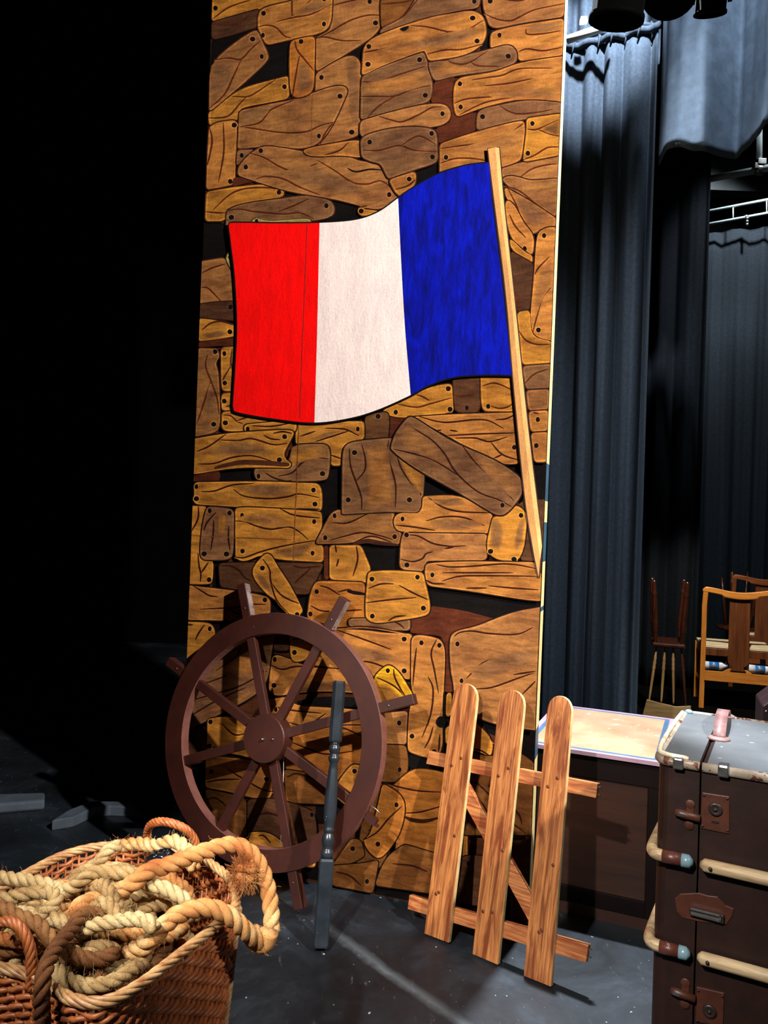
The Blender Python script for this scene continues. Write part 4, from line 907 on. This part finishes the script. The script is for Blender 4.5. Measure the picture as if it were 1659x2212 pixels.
for q, (n_, lab, mat, R, P) in enumerate(allr):
    P = [Vector(x) for x in X[s0:s0+nf[q]]]; s0 += nf[q]
    P = resample(cr(P[::2]+[P[-1]], 3), .005)
    o = P[0].copy(); mb = MB(); Q = [p-o for p in P]
    strands(mb, Q, R, 3, R*4.3, R*.505, 8, phase=q)
    fibres(mb, Q, R, 200 if q < len(ropes) else 60, q)
    ob = mb.build('rope', mat); ob.location = o; tag(ob, lab, 'rope', 'buried rope coils' if lab.startswith('half hidden') else 'ropes heaped in the basket')
    if q == 0:
        ctr = atY(532, 1886, 1.93)-o; kb = MB(); r_ = random.Random(3)
        base = [Vector((r_.gauss(0, 1), r_.gauss(0, 1), r_.gauss(0, 1))).normalized() for _ in range(60)]
        for w in range(7):
            c_ = [ctr+Vector((math.cos(t*1.3+w)*.017, math.sin(t*1.7+w*2)*.016, math.cos(t+w*1.3)*.020)) for t in [i*.35 for i in range(22)]]
            kb.tube(cr(c_, 3), .0105, 7)
        for k in range(700):
            d = r_.choice(base)+Vector((r_.gauss(0, .3), r_.gauss(0, .3), r_.gauss(0, .3))); a = ctr+d.normalized()*.028; kb.tube([a, a+d*.008, a+d*.016+Vector((r_.gauss(0, .006), r_.gauss(0, .006), r_.gauss(0, .006)))], .0005, 3, caps=False)
        kb.build('frayed_knot', M_R2, ob)
        c2 = atY(566, 2030, 1.85)-o; kb = MB(); kb.tube(cr([c2+Vector(v) for v in ((-.03, 0, .02), (-.012, 0, -.006), (.008, 0, -.006), (.016, 0, .02))], 5), .0235, 12); fibres(kb, [c2+Vector((r_.uniform(-.02, .01), 0, r_.uniform(-.005, .01))) for _ in range(20)], .024, 90, 5); kb.build('whipped_bend', M_R2, ob)
# glossy black bundle tucked in at the back
bp = atY(350, 1858, 2.05); mb = MB()
vs = []; nu, nv = 16, 10
for i in range(nv+1):
    for k in range(nu):
        th = PI*i/nv; ph = 2*PI*k/nu; r = 1+.22*math.sin(3*ph+2*th)+.15*math.sin(5*th+ph)
        vs.append((.045*r*math.sin(th)*math.cos(ph), .035*r*math.sin(th)*math.sin(ph), .024*r*math.cos(th)))
mb.add(vs, [(i*nu+k, i*nu+(k+1) % nu, (i+1)*nu+(k+1) % nu, (i+1)*nu+k) for i in range(nv) for k in range(nu)], smooth=True)
o = mb.build('plastic_bag', simple('black_plastic', rgb(8, 10, 14), rgb(14, 20, 30), 12, rough=.12, bmp=.8, bd=.004)); o.location = bp; tag(o, 'crumpled glossy black plastic bag tucked under the back handle of the basket', 'bag')
# ------------------------------------------------------------------ chairs on the dark platform
PZ = .25
M_OAK = wood('golden_oak', rgb(150, 84, 26), rgb(214, 138, 54), 'z', 5, .35, bmp=.08, coat=.3)
M_OAKX = wood('golden_oak_rail', rgb(150, 84, 26), rgb(218, 142, 56), 'x', 5, .35, bmp=.08, coat=.3)
M_OAKD = wood('dark_oak', rgb(60, 28, 12), rgb(112, 62, 28), 'z', 4, .35, bmp=.08, coat=.3)
M_SEAT = simple('cream_slat_seat', rgb(196, 176, 140), rgb(214, 196, 160), 10, rough=.5)
def oak_chair(loc, rz, label, w=.47, H=.89, mo=M_OAK, mx=M_OAKX):
    t = empty('dining_chair', loc, rz); tag(t, label, 'chair')
    hw = w/2
    for s in (-1, 1):
        mb = MB(); P = [(s*(hw-.018), .02, 0), (s*(hw-.018), .0, .30), (s*(hw-.018), -.005, .50), (s*(hw-.016), -.02, .74), (s*(hw-.022), -.03, H-.03)]
        vs = []
        for x, y, z in P:
            for dx, dy in ((-.017, -.014), (.017, -.014), (.017, .014), (-.017, .014)): vs.append((x+dx, y+dy, z))
        fs = [(3, 2, 1, 0), (16, 17, 18, 19)]+[(q*4+i, q*4+(i+1) % 4, q*4+4+(i+1) % 4, q*4+4+i) for q in range(4) for i in range(4)]
        mb.add(vs, fs); mb.build('back_post', mo, t, bevel=.004)
        mb = MB(); mb.box(s*(hw-.02)-.018, s*(hw-.02)+.018, .40, .436, 0, .43); mb.build('leg', mo, t, bevel=.003)
        mb = MB(); mb.box(s*(hw-.02)-.011, s*(hw-.02)+.011, .02, .41, .38, .43); mb.build('side_rail', mx, t, bevel=.002)
        mb = MB(); mb.box(s*(hw-.02)-.009, s*(hw-.02)+.009, .02, .41, .16, .19); mb.build('stretcher', mx, t, bevel=.002)
    # yoke-shaped crest rail
    up = [(x*hw, H-.012-.030*(math.cos(PI*x)*.5+.5)+(-.02 if abs(x) > .97 else 0)) for x in [i/12 for i in range(-12, 13)]]
    dn = [(x*hw, H-.05-.030*(math.cos(PI*x)*.5+.5)-(.012 if abs(x) < .42 else 0)) for x in [i/12 for i in range(12, -13, -1)]]
    mb = MB(); mb.prism(dn[::-1]+up[::-1], Matrix.Translation((0, -.045, 0)), .03); mb.build('crest_rail', mx, t, bevel=.006)
    sp = [(-.052, .29), (-.035, .315), (-.068, .345), (-.068, H-.07), (.068, H-.07), (.068, .345), (.035, .315), (.052, .29)]
    mb = MB(); mb.prism(sp, Matrix.Translation((0, -.022, 0)), .012); mb.build('back_splat', M_OAKD, t, bevel=.002)
    mb = MB(); mb.prism([(-hw+.03, .205), (hw-.03, .205), (hw-.03, .275), (.10, .275), (.06, .30), (-.06, .30), (-.10, .275), (-hw+.03, .275)], Matrix.Translation((0, -.014, 0)), .022); mb.build('lower_rail', mx, t, bevel=.002)
    mb = MB(); mb.box(-hw+.03, hw-.03, .405, .43, .385, .43); mb.build('front_rail', M_OAKD, t, bevel=.002); mb = MB(); mb.box(-hw+.03, hw-.03, -.004, .018, .385, .435); mb.build('seat_rail', M_OAKD, t, bevel=.002)
    mb = MB()
    mb.box(-hw+.01, hw-.01, .03, .43, .436, .446)
    for k in range(4): mb.box(-hw+.01, hw-.01, .03+.1*k, .125+.1*k, .4459, .454)
    mb.build('seat', M_SEAT, t, bevel=.003)
    return t
cl = atY(1513, 1400, 5.55); cyaw = -math.radians(17); cw_ = .50
dx = Vector((math.cos(cyaw), math.sin(cyaw), 0)); c0 = Vector((cl.x, cl.y, PZ))+dx*(cw_/2-.0)
ch1 = oak_chair(c0, cyaw, 'golden oak splat-back chair standing behind the brown trunk, its back to us', cw_)
c1_ = atY(1580, 1262, 6.35); ch2 = oak_chair(Vector((c1_.x, c1_.y, PZ))+dx*(cw_/2), cyaw-.05, 'darker splat-back chair half hidden behind the golden oak chair', cw_, .945, M_OAKD, wood('brown_oak_rail', rgb(90, 44, 20), rgb(150, 82, 40), 'x', 5, .3, bmp=.08, coat=.4))
# bottles lying on the lower rail shelf of the chair (blue and white)
M_BL = simple('blue_label', rgb(30, 100, 190), rgb(40, 120, 205), 8, rough=.3); M_WL = simple('white_label', rgb(225, 230, 238), rgb(200, 208, 220), 20, rough=.35); M_GL = simple('grey_emblem', rgb(120, 125, 130), rough=.4)
shelf = MB(); shelf.box(-cw_/2+.03, cw_/2-.03, .012, .20, .262, .27); shelf.build('under_shelf', M_OAKD, ch1)
def bottle(x, y, z, rz, label, flip):
    Mx = Matrix.Translation(c0+Vector((0, 0, 0))) @ Matrix.Rotation(cyaw, 4, 'Z') @ Matrix.Translation((x, y, z)) @ Matrix.Rotation(rz, 4, 'Z') @ Matrix.Rotation(PI/2, 4, 'Y')
    t = empty('water_bottle', M=Mx); tag(t, label, 'bottle', 'bottles on the chair shelf')
    R = .033
    mb = MB(); mb.lathe([(.012, -.085), (R*.95, -.08), (R, -.07), (R, -.03)], None, 20); mb.build('base', M_WL, t)
    mb = MB(); mb.lathe([(R*1.01, -.03), (R*1.01, .035)], None, 20); b_ = mb.build('label_band', M_BL, t)
    mb = MB(); mb.lathe([(R, .035), (R*.95, .055), (.013, .08), (.013, .085)], None, 20); mb.build('shoulder', M_WL, t)
    mb = MB(); mb.lathe([(.015, .085), (.015, .10)], None, 14); mb.build('cap', M_WL if flip else M_BL, t)
    mb = MB(); mb.lathe([(.017, 0), (.017, .002)], Matrix.Rotation(-PI/2, 4, 'Y') @ Matrix.Translation((.0, -R*1.01, 0)) @ Matrix.Rotation(PI/2, 4, 'X'), 16); mb.build('round_emblem', M_GL, b_)
bottle(-.155, .05, .270+.040, .0, 'blue and white plastic bottle lying left of the splat on the golden oak chair', 0)
bottle(.145, .05, .270+.040, .08, 'blue and white plastic bottle lying right of the splat on the golden oak chair', 1)
# upside-down spindle chair
M_TW = wood('dark_turned_wood', rgb(28, 10, 6), rgb(70, 32, 18), 'z', 6, .3, bmp=.05, coat=.4); M_PALE = wood('pale_worn_wood', rgb(98, 76, 46), rgb(160, 130, 84), 'x', 5, .5)
M_SPN = wood('two_tone_spindle', rgb(70, 34, 18), rgb(196, 156, 100), 'z', 1.6, .35, bmp=.05)
sp_ = empty('spindle_chair', M=Matrix.Translation((0, 0, 0))); sc0 = atY(1441, 1520, 5.2); sp_.location = (sc0.x, sc0.y, PZ); sp_.rotation_euler = (0, 0, -.3)
tag(sp_, 'dark turned spindle-back chair standing upside down on its crest rail in the shadow', 'chair')
mb = MB(); mb.prism([(-.155, 0), (.155, 0), (.150, .10), (.06, .085), (-.05, .10), (-.13, .115)], Matrix.Identity(4), .02); mb.build('crest_rail', M_PALE, sp_, bevel=.003)
for k in range(4):
    x0 = -.115+.078*k; x1 = -.075+.052*k; P = []
    mb = MB(); pts = []; rs = []
    for j in range(25):
        t = j/24; pts.append(((x0+(x1-x0)*t), .01+.02*t, .10+.375*t)); rs.append(.0055+.004*math.sin(PI*t)+(.003 if j in (15, 17, 19) else 0))
    mb.tube(pts, rs, 10); mb.build('spindle', M_SPN if k < 3 else M_TW, sp_)
mb = MB(); mb.box(-.105, .105, .0, .34, .475, .505); mb.build('seat', M_TW, sp_, bevel=.01)
for (x, y) in ((-.085, .30), (.085, .30), (-.085, .05), (.085, .05)):
    mb = MB(); pts = []; rs = []
    for j in range(33):
        t = j/32; pts.append((x*(1+.25*t), y+(y-.17)*.2*t, .505+.42*t)); rs.append(.013+.006*math.sin(PI*t*1.1)+(.004 if j in (6, 8, 10, 25) else 0))
    mb.tube(pts, rs, 10); mb.build('leg', M_TW, sp_)
for dy in (.06, .31):
    pass
# upturned stool resting on the darker chair
us = empty('stool'); lp = ch2.location; us.location = (lp.x-.10, lp.y+.24, PZ+.4565); us.rotation_euler = (0, 0, .3)
tag(us, 'small dark stool turned legs-up on the seat of the darker splat-back chair', 'stool')
mb = MB(); mb.lathe([(.16, 0), (.165, .012), (.16, .028)], None, 28); mb.build('seat', M_TW, us)
for a in (.4, 2.0, 3.6, 5.2):
    mb = MB(); mb.tube([(.10*math.cos(a), .10*math.sin(a), .028), (.15*math.cos(a), .15*math.sin(a), .46+.04*math.sin(a*2))], [.012, .016], 10); mb.build('leg', M_TW, us)
mb = MB(); mb.tube([(.12*math.cos(.4), .12*math.sin(.4), .2), (.12*math.cos(3.6), .12*math.sin(3.6), .2)], .009, 8); mb.build('stretcher', M_TW, us)
# ------------------------------------------------------------------ setting
def fold(name, mat, P0, P1, z0, z1, amp, nf_, label, cat='curtain', seed=1, hem=0, hemw=None, top=None, group=None, nx=None, nz=26):
    r_ = random.Random(seed); P0 = Vector(P0); P1 = Vector(P1); d = P1-P0; Ln = d.length; t = d.normalized(); nn = Vector((t.y, -t.x, 0))
    nx = nx or int(nf_*16); ph = [r_.uniform(0, 6) for _ in range(6)]; vs = []
    for j in range(nz+1):
        w = j/nz
        for i in range(nx+1):
            u = i/nx; zt = z1+(top(u) if top else 0); zb = z0+(hemw(u) if hemw else 0); z = zt+(zb-zt)*w
            uu = u+.03*math.sin(2*PI*u*1.7+ph[0]+w*.8)
            o = amp*(.35+.65*min(1, w*1.6+.2))*(math.sin(2*PI*nf_*uu+ph[1]+.5*math.sin(w*2+ph[2]))+.25*math.sin(2*PI*nf_*2.1*uu+ph[3]+w)+.25*math.sin(2*PI*nf_*.5*uu+ph[4])+.10*math.sin(2*PI*nf_*4.3*uu+ph[5]+2*w))
            vs.append(P0+t*(Ln*u)+nn*o+Vector((0, 0, z)))
    o0 = Vector((P0.x, P0.y, 0)); vs = [v-o0 for v in vs]
    mb = MB(); W = nx+1; mb.add(vs, [(j*W+i, j*W+i+1, (j+1)*W+i+1, (j+1)*W+i) for j in range(nz) for i in range(nx)], smooth=True)
    ob = mb.build(name, mat); ob.location = o0; so = ob.modifiers.new('thick', 'SOLIDIFY'); so.thickness = .006
    if label: tag(ob, label, cat, group)
    return ob, vs, W, o0
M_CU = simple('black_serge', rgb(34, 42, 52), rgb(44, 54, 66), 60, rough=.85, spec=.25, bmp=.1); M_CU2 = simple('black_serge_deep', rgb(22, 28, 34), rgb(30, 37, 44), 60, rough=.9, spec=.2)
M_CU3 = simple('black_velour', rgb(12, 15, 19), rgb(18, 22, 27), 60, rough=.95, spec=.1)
M_BORD = simple('grey_border_cloth', rgb(54, 66, 80), rgb(70, 84, 100), 14, rough=.85, spec=.3, bmp=.1)
a = atY(1215, 300, 4.35); b = atY(1416, 300, 4.15); zt0 = atY(1228, 108, 4.35).z; zt1 = atY(1412, 62, 4.15).z
leg1, vs, W, o0 = fold('leg_curtain', M_CU, (a.x, a.y, 0), (b.x, b.y, 0), .01, 0, .045, 4.0, 'tall black pleated stage curtain hanging directly right of the painted flat', seed=4, top=lambda u: zt0+(zt1-zt0)*u, nz=40)
mb = MB(); mb.tube(cr([v+Vector((0, -.02, .0)) for v in vs[0:W:8]], 3), .020, 8); mb.tube(cr([v+Vector((0, -.01, .035)) for v in vs[0:W:10]], 3), .014, 8); mb.build('gathered_heading', M_CU, leg1)
for i in range(4, W, 9): mb = MB(); p = vs[i]; mb.tube([p+Vector((0, -.025, -.05)), p+Vector((.006, -.045, .01)), p+Vector((.0, -.01, .06))], [.004, .008, .004], 6); mb.build('curtain_tie', M_CU, leg1)
# bunched cloth above the heading
a2 = atY(1216, 60, 4.55); b2 = atY(1430, 20, 4.4)
fold('upper_curtain', M_CU, (a2.x, a2.y, 0), (b2.x, b2.y, 0), zt0-.02, zt0+1.3, .05, 3.5, 'short bunched curtain hanging above the pale batten at the top', seed=9)
# pale batten
p0, p1 = atY(1226, 86, 4.22), atY(1320, 53, 4.08); o = MB(); o.tube([Vector((0, 0, 0)), p1-p0], .022, 12); o = o.build('batten', simple('white_batten', rgb(225, 228, 230), rgb(200, 205, 210), rough=.4)); o.location = p0; tag(o, 'short pale white batten tied across the curtain heading at the top', 'batten')
p0 = atY(1262, 42, 4.15); mb = MB(); mb.prism([(-.02, -.015), (.022, -.01), (.016, .02), (-.018, .018)], Matrix.Identity(4), .03); o = mb.build('clamp_block', simple('white_block', rgb(240, 240, 240), rough=.4), bevel=.003); o.location = p0; tag(o, 'small white clamp block above the pale batten', 'clamp')
# second leg
a = atY(1395, 500, 6.35); b = atY(1532, 500, 6.2); z2 = atY(1500, 200, 6.2).z
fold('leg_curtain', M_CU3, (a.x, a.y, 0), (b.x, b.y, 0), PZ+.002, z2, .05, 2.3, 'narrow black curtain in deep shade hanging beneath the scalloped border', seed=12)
# border
a = atY(1418, 300, 4.0); b = atY(1659, 300, 3.72); dr = (b-a).normalized(); b = b+dr*.9; zh = atY(1500, 333, 3.9).z
fold('border_curtain', M_BORD, (a.x, a.y, 0), (b.x, b.y, 0), zh, zh+1.5, .085, 4.6, 'grey blue pleated border curtain with a scalloped hem at top right', seed=21, hemw=lambda u: .035*math.sin(u*2*PI*2.9+.6)+.015*math.sin(u*31), nz=30)
# back curtain, pipes and beam
a = atY(1500, 500, 7.75); b = atY(1659, 500, 7.5); b = b+(b-a)*1.0; zb = atY(1560, 497, 7.65).z
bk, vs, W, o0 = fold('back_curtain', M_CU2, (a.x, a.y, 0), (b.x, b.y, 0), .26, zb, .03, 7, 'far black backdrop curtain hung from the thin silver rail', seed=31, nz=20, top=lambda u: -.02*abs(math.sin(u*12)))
M_AL = simple('silver_tube', rgb(176, 190, 190), rgb(150, 165, 168), 10, rough=.35, metal=.15)
def pipe(px, Y, r, name, label, cat, extra=None, mat=None):
    p0 = atY(px[0][0], px[0][1], Y[0]); p1 = atY(px[1][0], px[1][1], Y[1]); d = (p1-p0); p1 = p1+d*1.2; p0 = p0-d*.02
    t = empty(name, p0); tag(t, label, cat)
    mb = MB(); mb.tube([Vector((0, 0, 0)), p1-p0], r, 14); mb.build('tube', mat or M_AL, t)
    return t, p0, p1
t, p0, p1 = pipe([(1536, 386), (1659, 363)], (5.6, 5.35), .024, 'scaffold_bar', 'thick silver scaffold bar with a clamp below the scalloped border', 'bar')
q = atY(1640, 366, 5.39); mb = MB(); mb.tube([q-p0+Vector((0, 0, 0)), q-p0+Vector((-.02, 0, .9))], .02, 12); mb.build('hanging_drop', M_AL, t)
mb = MB(); T_ = Matrix.Translation(q-p0) @ Matrix.Rotation(PI/2, 4, 'Y'); mb.lathe([(.034, -.03), (.038, -.02), (.038, .02), (.034, .03)], T_, 14); mb.box(-.03, .03, -.045, .0, .02, .06, Matrix.Translation(q-p0)); mb.box(-.05, -.02, -.04, -.01, -.01, .03, Matrix.Translation(q-p0)); mb.tube([q-p0+Vector((.03, -.04, .0)), q-p0+Vector((.07, -.05, .01))], .008, 8); mb.build('scaffold_clamp', M_METAL, t, bevel=.004)
t1, p0, p1 = pipe([(1530, 456), (1659, 431)], (7.55, 7.3), .013, 'lighting_bar', 'upper thin silver lighting bar above the far backdrop curtain', 'bar')
t2, p0b, p1b = pipe([(1530, 484), (1659, 460)], (7.55, 7.3), .013, 'curtain_rail', 'lower silver curtain rail carrying the far backdrop curtain', 'rail')
for u in (.2, .45, .7, .95):
    mb = MB(); a = p0.lerp(p1, u)-p0; b = p0b.lerp(p1b, u)-p0; mb.tube([a, b], .006, 8); mb.build('spacer', M_AL, t1)
for u in (.30, .62):
    mb = MB(); a = p0b.lerp(p1b, u)-p0b; mb.lathe([(.02, -.015), (.02, .015)], Matrix.Translation(a) @ Matrix.Rotation(PI/2, 4, 'Y'), 12)
    for q in range(3): mb.lathe([(.012, 0), (.014, .01), (.012, .02)], Matrix.Translation(a+Vector((0, -.02, -.03-.03*q))), 10)
    mb.build('curtain_hook', M_METAL, t2)
# lanterns
M_LN = simple('black_lantern', rgb(1, 1, 1), rgb(2, 2, 2), 20, rough=.8, spec=.02)
def lantern(px, py, Y, R, Lh, tilt, label):
    p = atY(px, py, Y); t = empty('stage_lantern', M=Matrix.Translation(p) @ Matrix.Rotation(tilt[1], 4, 'Z') @ Matrix.Rotation(tilt[0], 4, 'X')); tag(t, label, 'stage light', 'stage lanterns at the top')
    mb = MB(); mb.lathe([(R*.55, Lh*.5), (R*.8, Lh*.42), (R, Lh*.2), (R, -Lh*.42), (R*1.08, -Lh*.42), (R*1.08, -Lh*.5), (R*.9, -Lh*.5), (R*.9, -Lh*.38)], None, 28); mb.build('lamp_housing', M_LN, t)
    mb = MB(); mb.lathe([(R*.3, -Lh*.36), (R*.89, -Lh*.37)], None, 24); mb.build('lens', simple('dark_lens', rgb(20, 22, 26), rough=.1), t)
    mb = MB(); Q = [(-R*1.2, 0, -.02), (-R*1.2, 0, Lh*.5), (-R*.7, 0, Lh*.8), (R*.7, 0, Lh*.8), (R*1.2, 0, Lh*.5), (R*1.2, 0, -.02)]; mb.tube(Q, .009, 8); mb.build('yoke', M_LN, t)
    mb = MB(); mb.tube([(0, 0, Lh*.8), (0, 0, Lh*.8+.35)], .016, 8); mb.build('hanging_clamp', M_LN, t)
lantern(1343, -32, 3.0, .10, .26, (.25, .3), 'black stage lantern overlapping the curtain heading, nearest the painted flat')
lantern(1452, -46, 3.35, .11, .22, (-.5, -.5), 'black stage lantern cut by the top edge between two others')
lantern(1537, -6, 3.0, .058, .12, (.35, -.2), 'small round black stage lantern in front of the border, rightmost of the three')
# ------------------------------------------------------------------ room shell
M_FL, nt, bs = newmat('black_stage_floor')
n1 = noise(nt, 2.2, (1, 1, 1), 8, .7, dist=.5); r1_ = ramp(nt, n1.outputs[0], [(.3, rgb(12, 15, 19)), (.52, rgb(23, 29, 36)), (.72, rgb(48, 58, 68))])
n2 = noise(nt, 30, (1, .25, 1), 5, .75, (0, 0, .7)); r2_ = ramp(nt, n2.outputs[0], [(.62, g(0)), (.72, g(.35))])
c = mix(nt, r1_.outputs[0], rgb(110, 120, 126), r2_.outputs[0])
n3 = noise(nt, 55, (1, 1, 1), 1, .5); r3_ = ramp(nt, n3.outputs[0], [(.76, g(0)), (.78, g(.7))]); c = mix(nt, c, rgb(170, 180, 185), r3_.outputs[0])
# a chalky scuffed joint between the floor sheets
ja = onz(700, 2000); jb = onz(960, 2185); jd = (jb-ja).normalized(); jn = Vector((-jd.y, jd.x, 0))
tc = nt.nodes.new('ShaderNodeTexCoord'); vm = nt.nodes.new('ShaderNodeVectorMath'); vm.operation = 'DOT_PRODUCT'; nt.links.new(tc.outputs['Object'], vm.inputs[0]); vm.inputs[1].default_value = jn
def mth(op, a, b=None):
    m = nt.nodes.new('ShaderNodeMath'); m.operation = op
    for i, x in enumerate((a, b)):
        if x is None: continue
        if hasattr(x, 'links'): nt.links.new(x, m.inputs[i])
        else: m.inputs[i].default_value = x
    return m.outputs[0]
n5 = noise(nt, 6, (1, 1, 1), 4, .7)
dd = mth('ABSOLUTE', mth('ADD', mth('SUBTRACT', vm.outputs['Value'], ja.dot(jn)), mth('MULTIPLY', mth('SUBTRACT', n5.outputs[0], .5), .05)))
vj = nt.nodes.new('ShaderNodeVectorMath'); vj.operation = 'DOT_PRODUCT'; nt.links.new(tc.outputs['Object'], vj.inputs[0]); vj.inputs[1].default_value = jd
along = mth('SUBTRACT', vj.outputs['Value'], ja.dot(jd)-.1); lim = mth('MINIMUM', mth('MAXIMUM', mth('MULTIPLY', along, 6.0), 0.0), 1.0)
fac = mth('MULTIPLY', lim, mth('MULTIPLY', mth('MAXIMUM', mth('SUBTRACT', 1.0, mth('DIVIDE', dd, .03)), 0.0), mth('MULTIPLY', n5.outputs[0], .6)))
c = mix(nt, c, rgb(125, 135, 142), fac); nt.links.new(c, bs.inputs['Base Color'])
rr2 = ramp(nt, n1.outputs[0], [(.3, g(.42)), (.7, g(.62))]); nt.links.new(rr2.outputs[0], bs.inputs['Roughness']); bump(nt, bs, n2.outputs[0], .12, .001)
def boxobj(name, x0, x1, y0, y1, z0, z1, mat, kind='structure', bev=0):
    mb = MB(); mb.box(x0, x1, y0, y1, z0, z1); o = mb.build(name, mat, bevel=bev); 
    if kind: o['kind'] = kind
    return o
M_WALL = simple('black_wall_paint', rgb(4, 4, 4), rgb(6, 6, 6), 3, rough=.95, spec=.03)
boxobj('floor', -5, 6, -2, 9, -.1, 0, M_FL)
boxobj('wall_back', -5, 6, 9, 9.2, 0, 7, M_WALL); boxobj('wall_left', -5.2, -5, -2, 9.2, 0, 7, M_WALL); boxobj('wall_right', 6, 6.2, -2, 9.2, 0, 7, M_WALL); boxobj('wall_front', -5, 6, -2.2, -2, 0, 7, M_WALL)
boxobj('ceiling', -5.2, 6.2, -2.2, 9.2, 7, 7.1, M_WALL)
M_BEAM = simple('grey_beam', rgb(92, 98, 100), rgb(78, 84, 86), 4, rough=.8)
zb0 = atY(1600, 412, 8.3).z; zb1 = atY(1600, 345, 8.3).z
boxobj('trim_1', 2.6, 6, 8.3, 8.5, zb0, zb1, M_BEAM)
pf = boxobj('stage_platform', 1.55, 5.5, 4.95, 8.0, 0, PZ, M_WALL, None, .01); tag(pf, 'low black platform under the chairs in the dark', 'platform')
# folded black cloths on the dark floor at the left
M_CL = simple('dark_cloth', rgb(54, 62, 72), rgb(70, 80, 92), 8, rough=.8)
def clothstrip(px, z, label):
    P = [onz(x, y, z) for x, y in px]; o0 = Vector((P[0].x, P[0].y, 0)); mb = MB(); n = len(P)
    vs = [p-o0 for p in P]+[Vector((p.x, p.y, 0))-o0 for p in P]
    mb.add(vs, [tuple(range(n)), tuple(range(2*n-1, n-1, -1))]+[(i, n+i, n+(i+1) % n, (i+1) % n) for i in range(n)])
    o = mb.build('folded_cloth', M_CL, bevel=.012); o.location = o0; tag(o, label, 'cloth')
clothstrip([(-60,1716),(97,1711),(97,1728),(0,1736),(-60,1738)], .05, 'flat folded dark cloth at the far left edge of the floor')
clothstrip([(112,1772),(150,1748),(198,1730),(288,1731),(306,1754),(292,1744),(240,1741),(205,1743),(160,1764)], .05, 'bent folded dark cloth between the left edge and the wheel')
# ------------------------------------------------------------------ lights
def area(name, loc, target, size, power, col, spread=PI):
    l = bpy.data.lights.new(name, 'AREA'); l.shape = 'DISK'; l.size = size; l.energy = power; l.color = col; l.spread = spread
    o = bpy.data.objects.new(name, l); COL.objects.link(o); o.location = loc; d = Vector(target)-Vector(loc); o.rotation_euler = d.to_track_quat('-Z', 'Y').to_euler(); return o
def spot(name, loc, target, r, power, col, half, blend):
    l = bpy.data.lights.new(name, 'SPOT'); l.shadow_soft_size = r; l.energy = power; l.color = col; l.spot_size = math.radians(half*2); l.spot_blend = blend
    o = bpy.data.objects.new(name, l); COL.objects.link(o); o.location = loc; d = Vector(target)-Vector(loc); o.rotation_euler = d.to_track_quat('-Z', 'Y').to_euler(); return o
# added curtain, out of view right of the trunk: keeps front light off the back
fold('added_shade_curtain', M_CU2, (1.62, 1.9, 0), (3.6, 1.7, 0), .01, 5.2, .04, 9, 'added black curtain out of view at right, blocking front light from the back curtains', seed=44, nz=10)
spot('overhead_work_light', (1.05, 3.72, 5.4), (1.0, 2.75, 0), .06, 3400, (.86, .93, 1.0), 24, .6)
spot('front_work_light', (2.6, -.3, 3.9), (-.05, 3.1, 2.15), .06, 2000, (1, .95, .89), 28, .6)
spot('left_work_light', (-1.3, -.6, 3.3), (.42, 2.6, .5), .05, 900, (1, .96, .9), 17, .7)
spot('basket_fill', (-.7, 1.5, 4.4), (-.55, 1.85, .5), .06, 400, (1, .96, .9), 16, .8)  # added spot, brightens the basket and its ropes from above
spot('basket_side_fill', (-1.7, .1, 2.9), (-.62, 1.75, .45), .06, 300, (1, .93, .85), 15, .7)  # extra spot put in for the left front of the basket
spot('border_fill', (1.3, 2.9, 5.3), (2.2, 3.9, 4.1), .05, 460, (.8, .9, 1.0), 32, .4)  # added only to brighten the border cloth
spot('curtain_fill', (.92, 3.2, 5.0), (1.06, 4.25, 4.35), .05, 1350, (.8, .9, 1.0), 20, .6)  # added spot; its cone edge shapes the diagonal shade on the leg top
spot('chair_fill', (1.75, 3.9, 3.3), (2.45, 5.6, .7), .06, 520, (1, .93, .82), 20, .5)  # put in to brighten the chairs, which the front light misses
spot('bar_fill', (3.0, 4.55, 5.2), (3.0, 5.55, 4.25), .05, 420, (.88, .95, 1.0), 24, .6)  # added for the scaffold bar alone
spot('rear_fill', (3.2, 6.5, 5.4), (3.1, 8.1, 4.3), .06, 450, (.88, .95, 1.0), 38, .6)  # added to lift the beam, thin rails and top of the backdrop
w = bpy.data.worlds.new('world'); S.world = w; w.use_nodes = True; w.node_tree.nodes['Background'].inputs[0].default_value = (.5, .6, .8, 1); w.node_tree.nodes['Background'].inputs[1].default_value = .0
S.view_settings.view_transform = 'Standard'; S.view_settings.look = 'None'; S.view_settings.gamma = 1; S.view_settings.exposure = 0.0; S.view_settings.use_curve_mapping = False
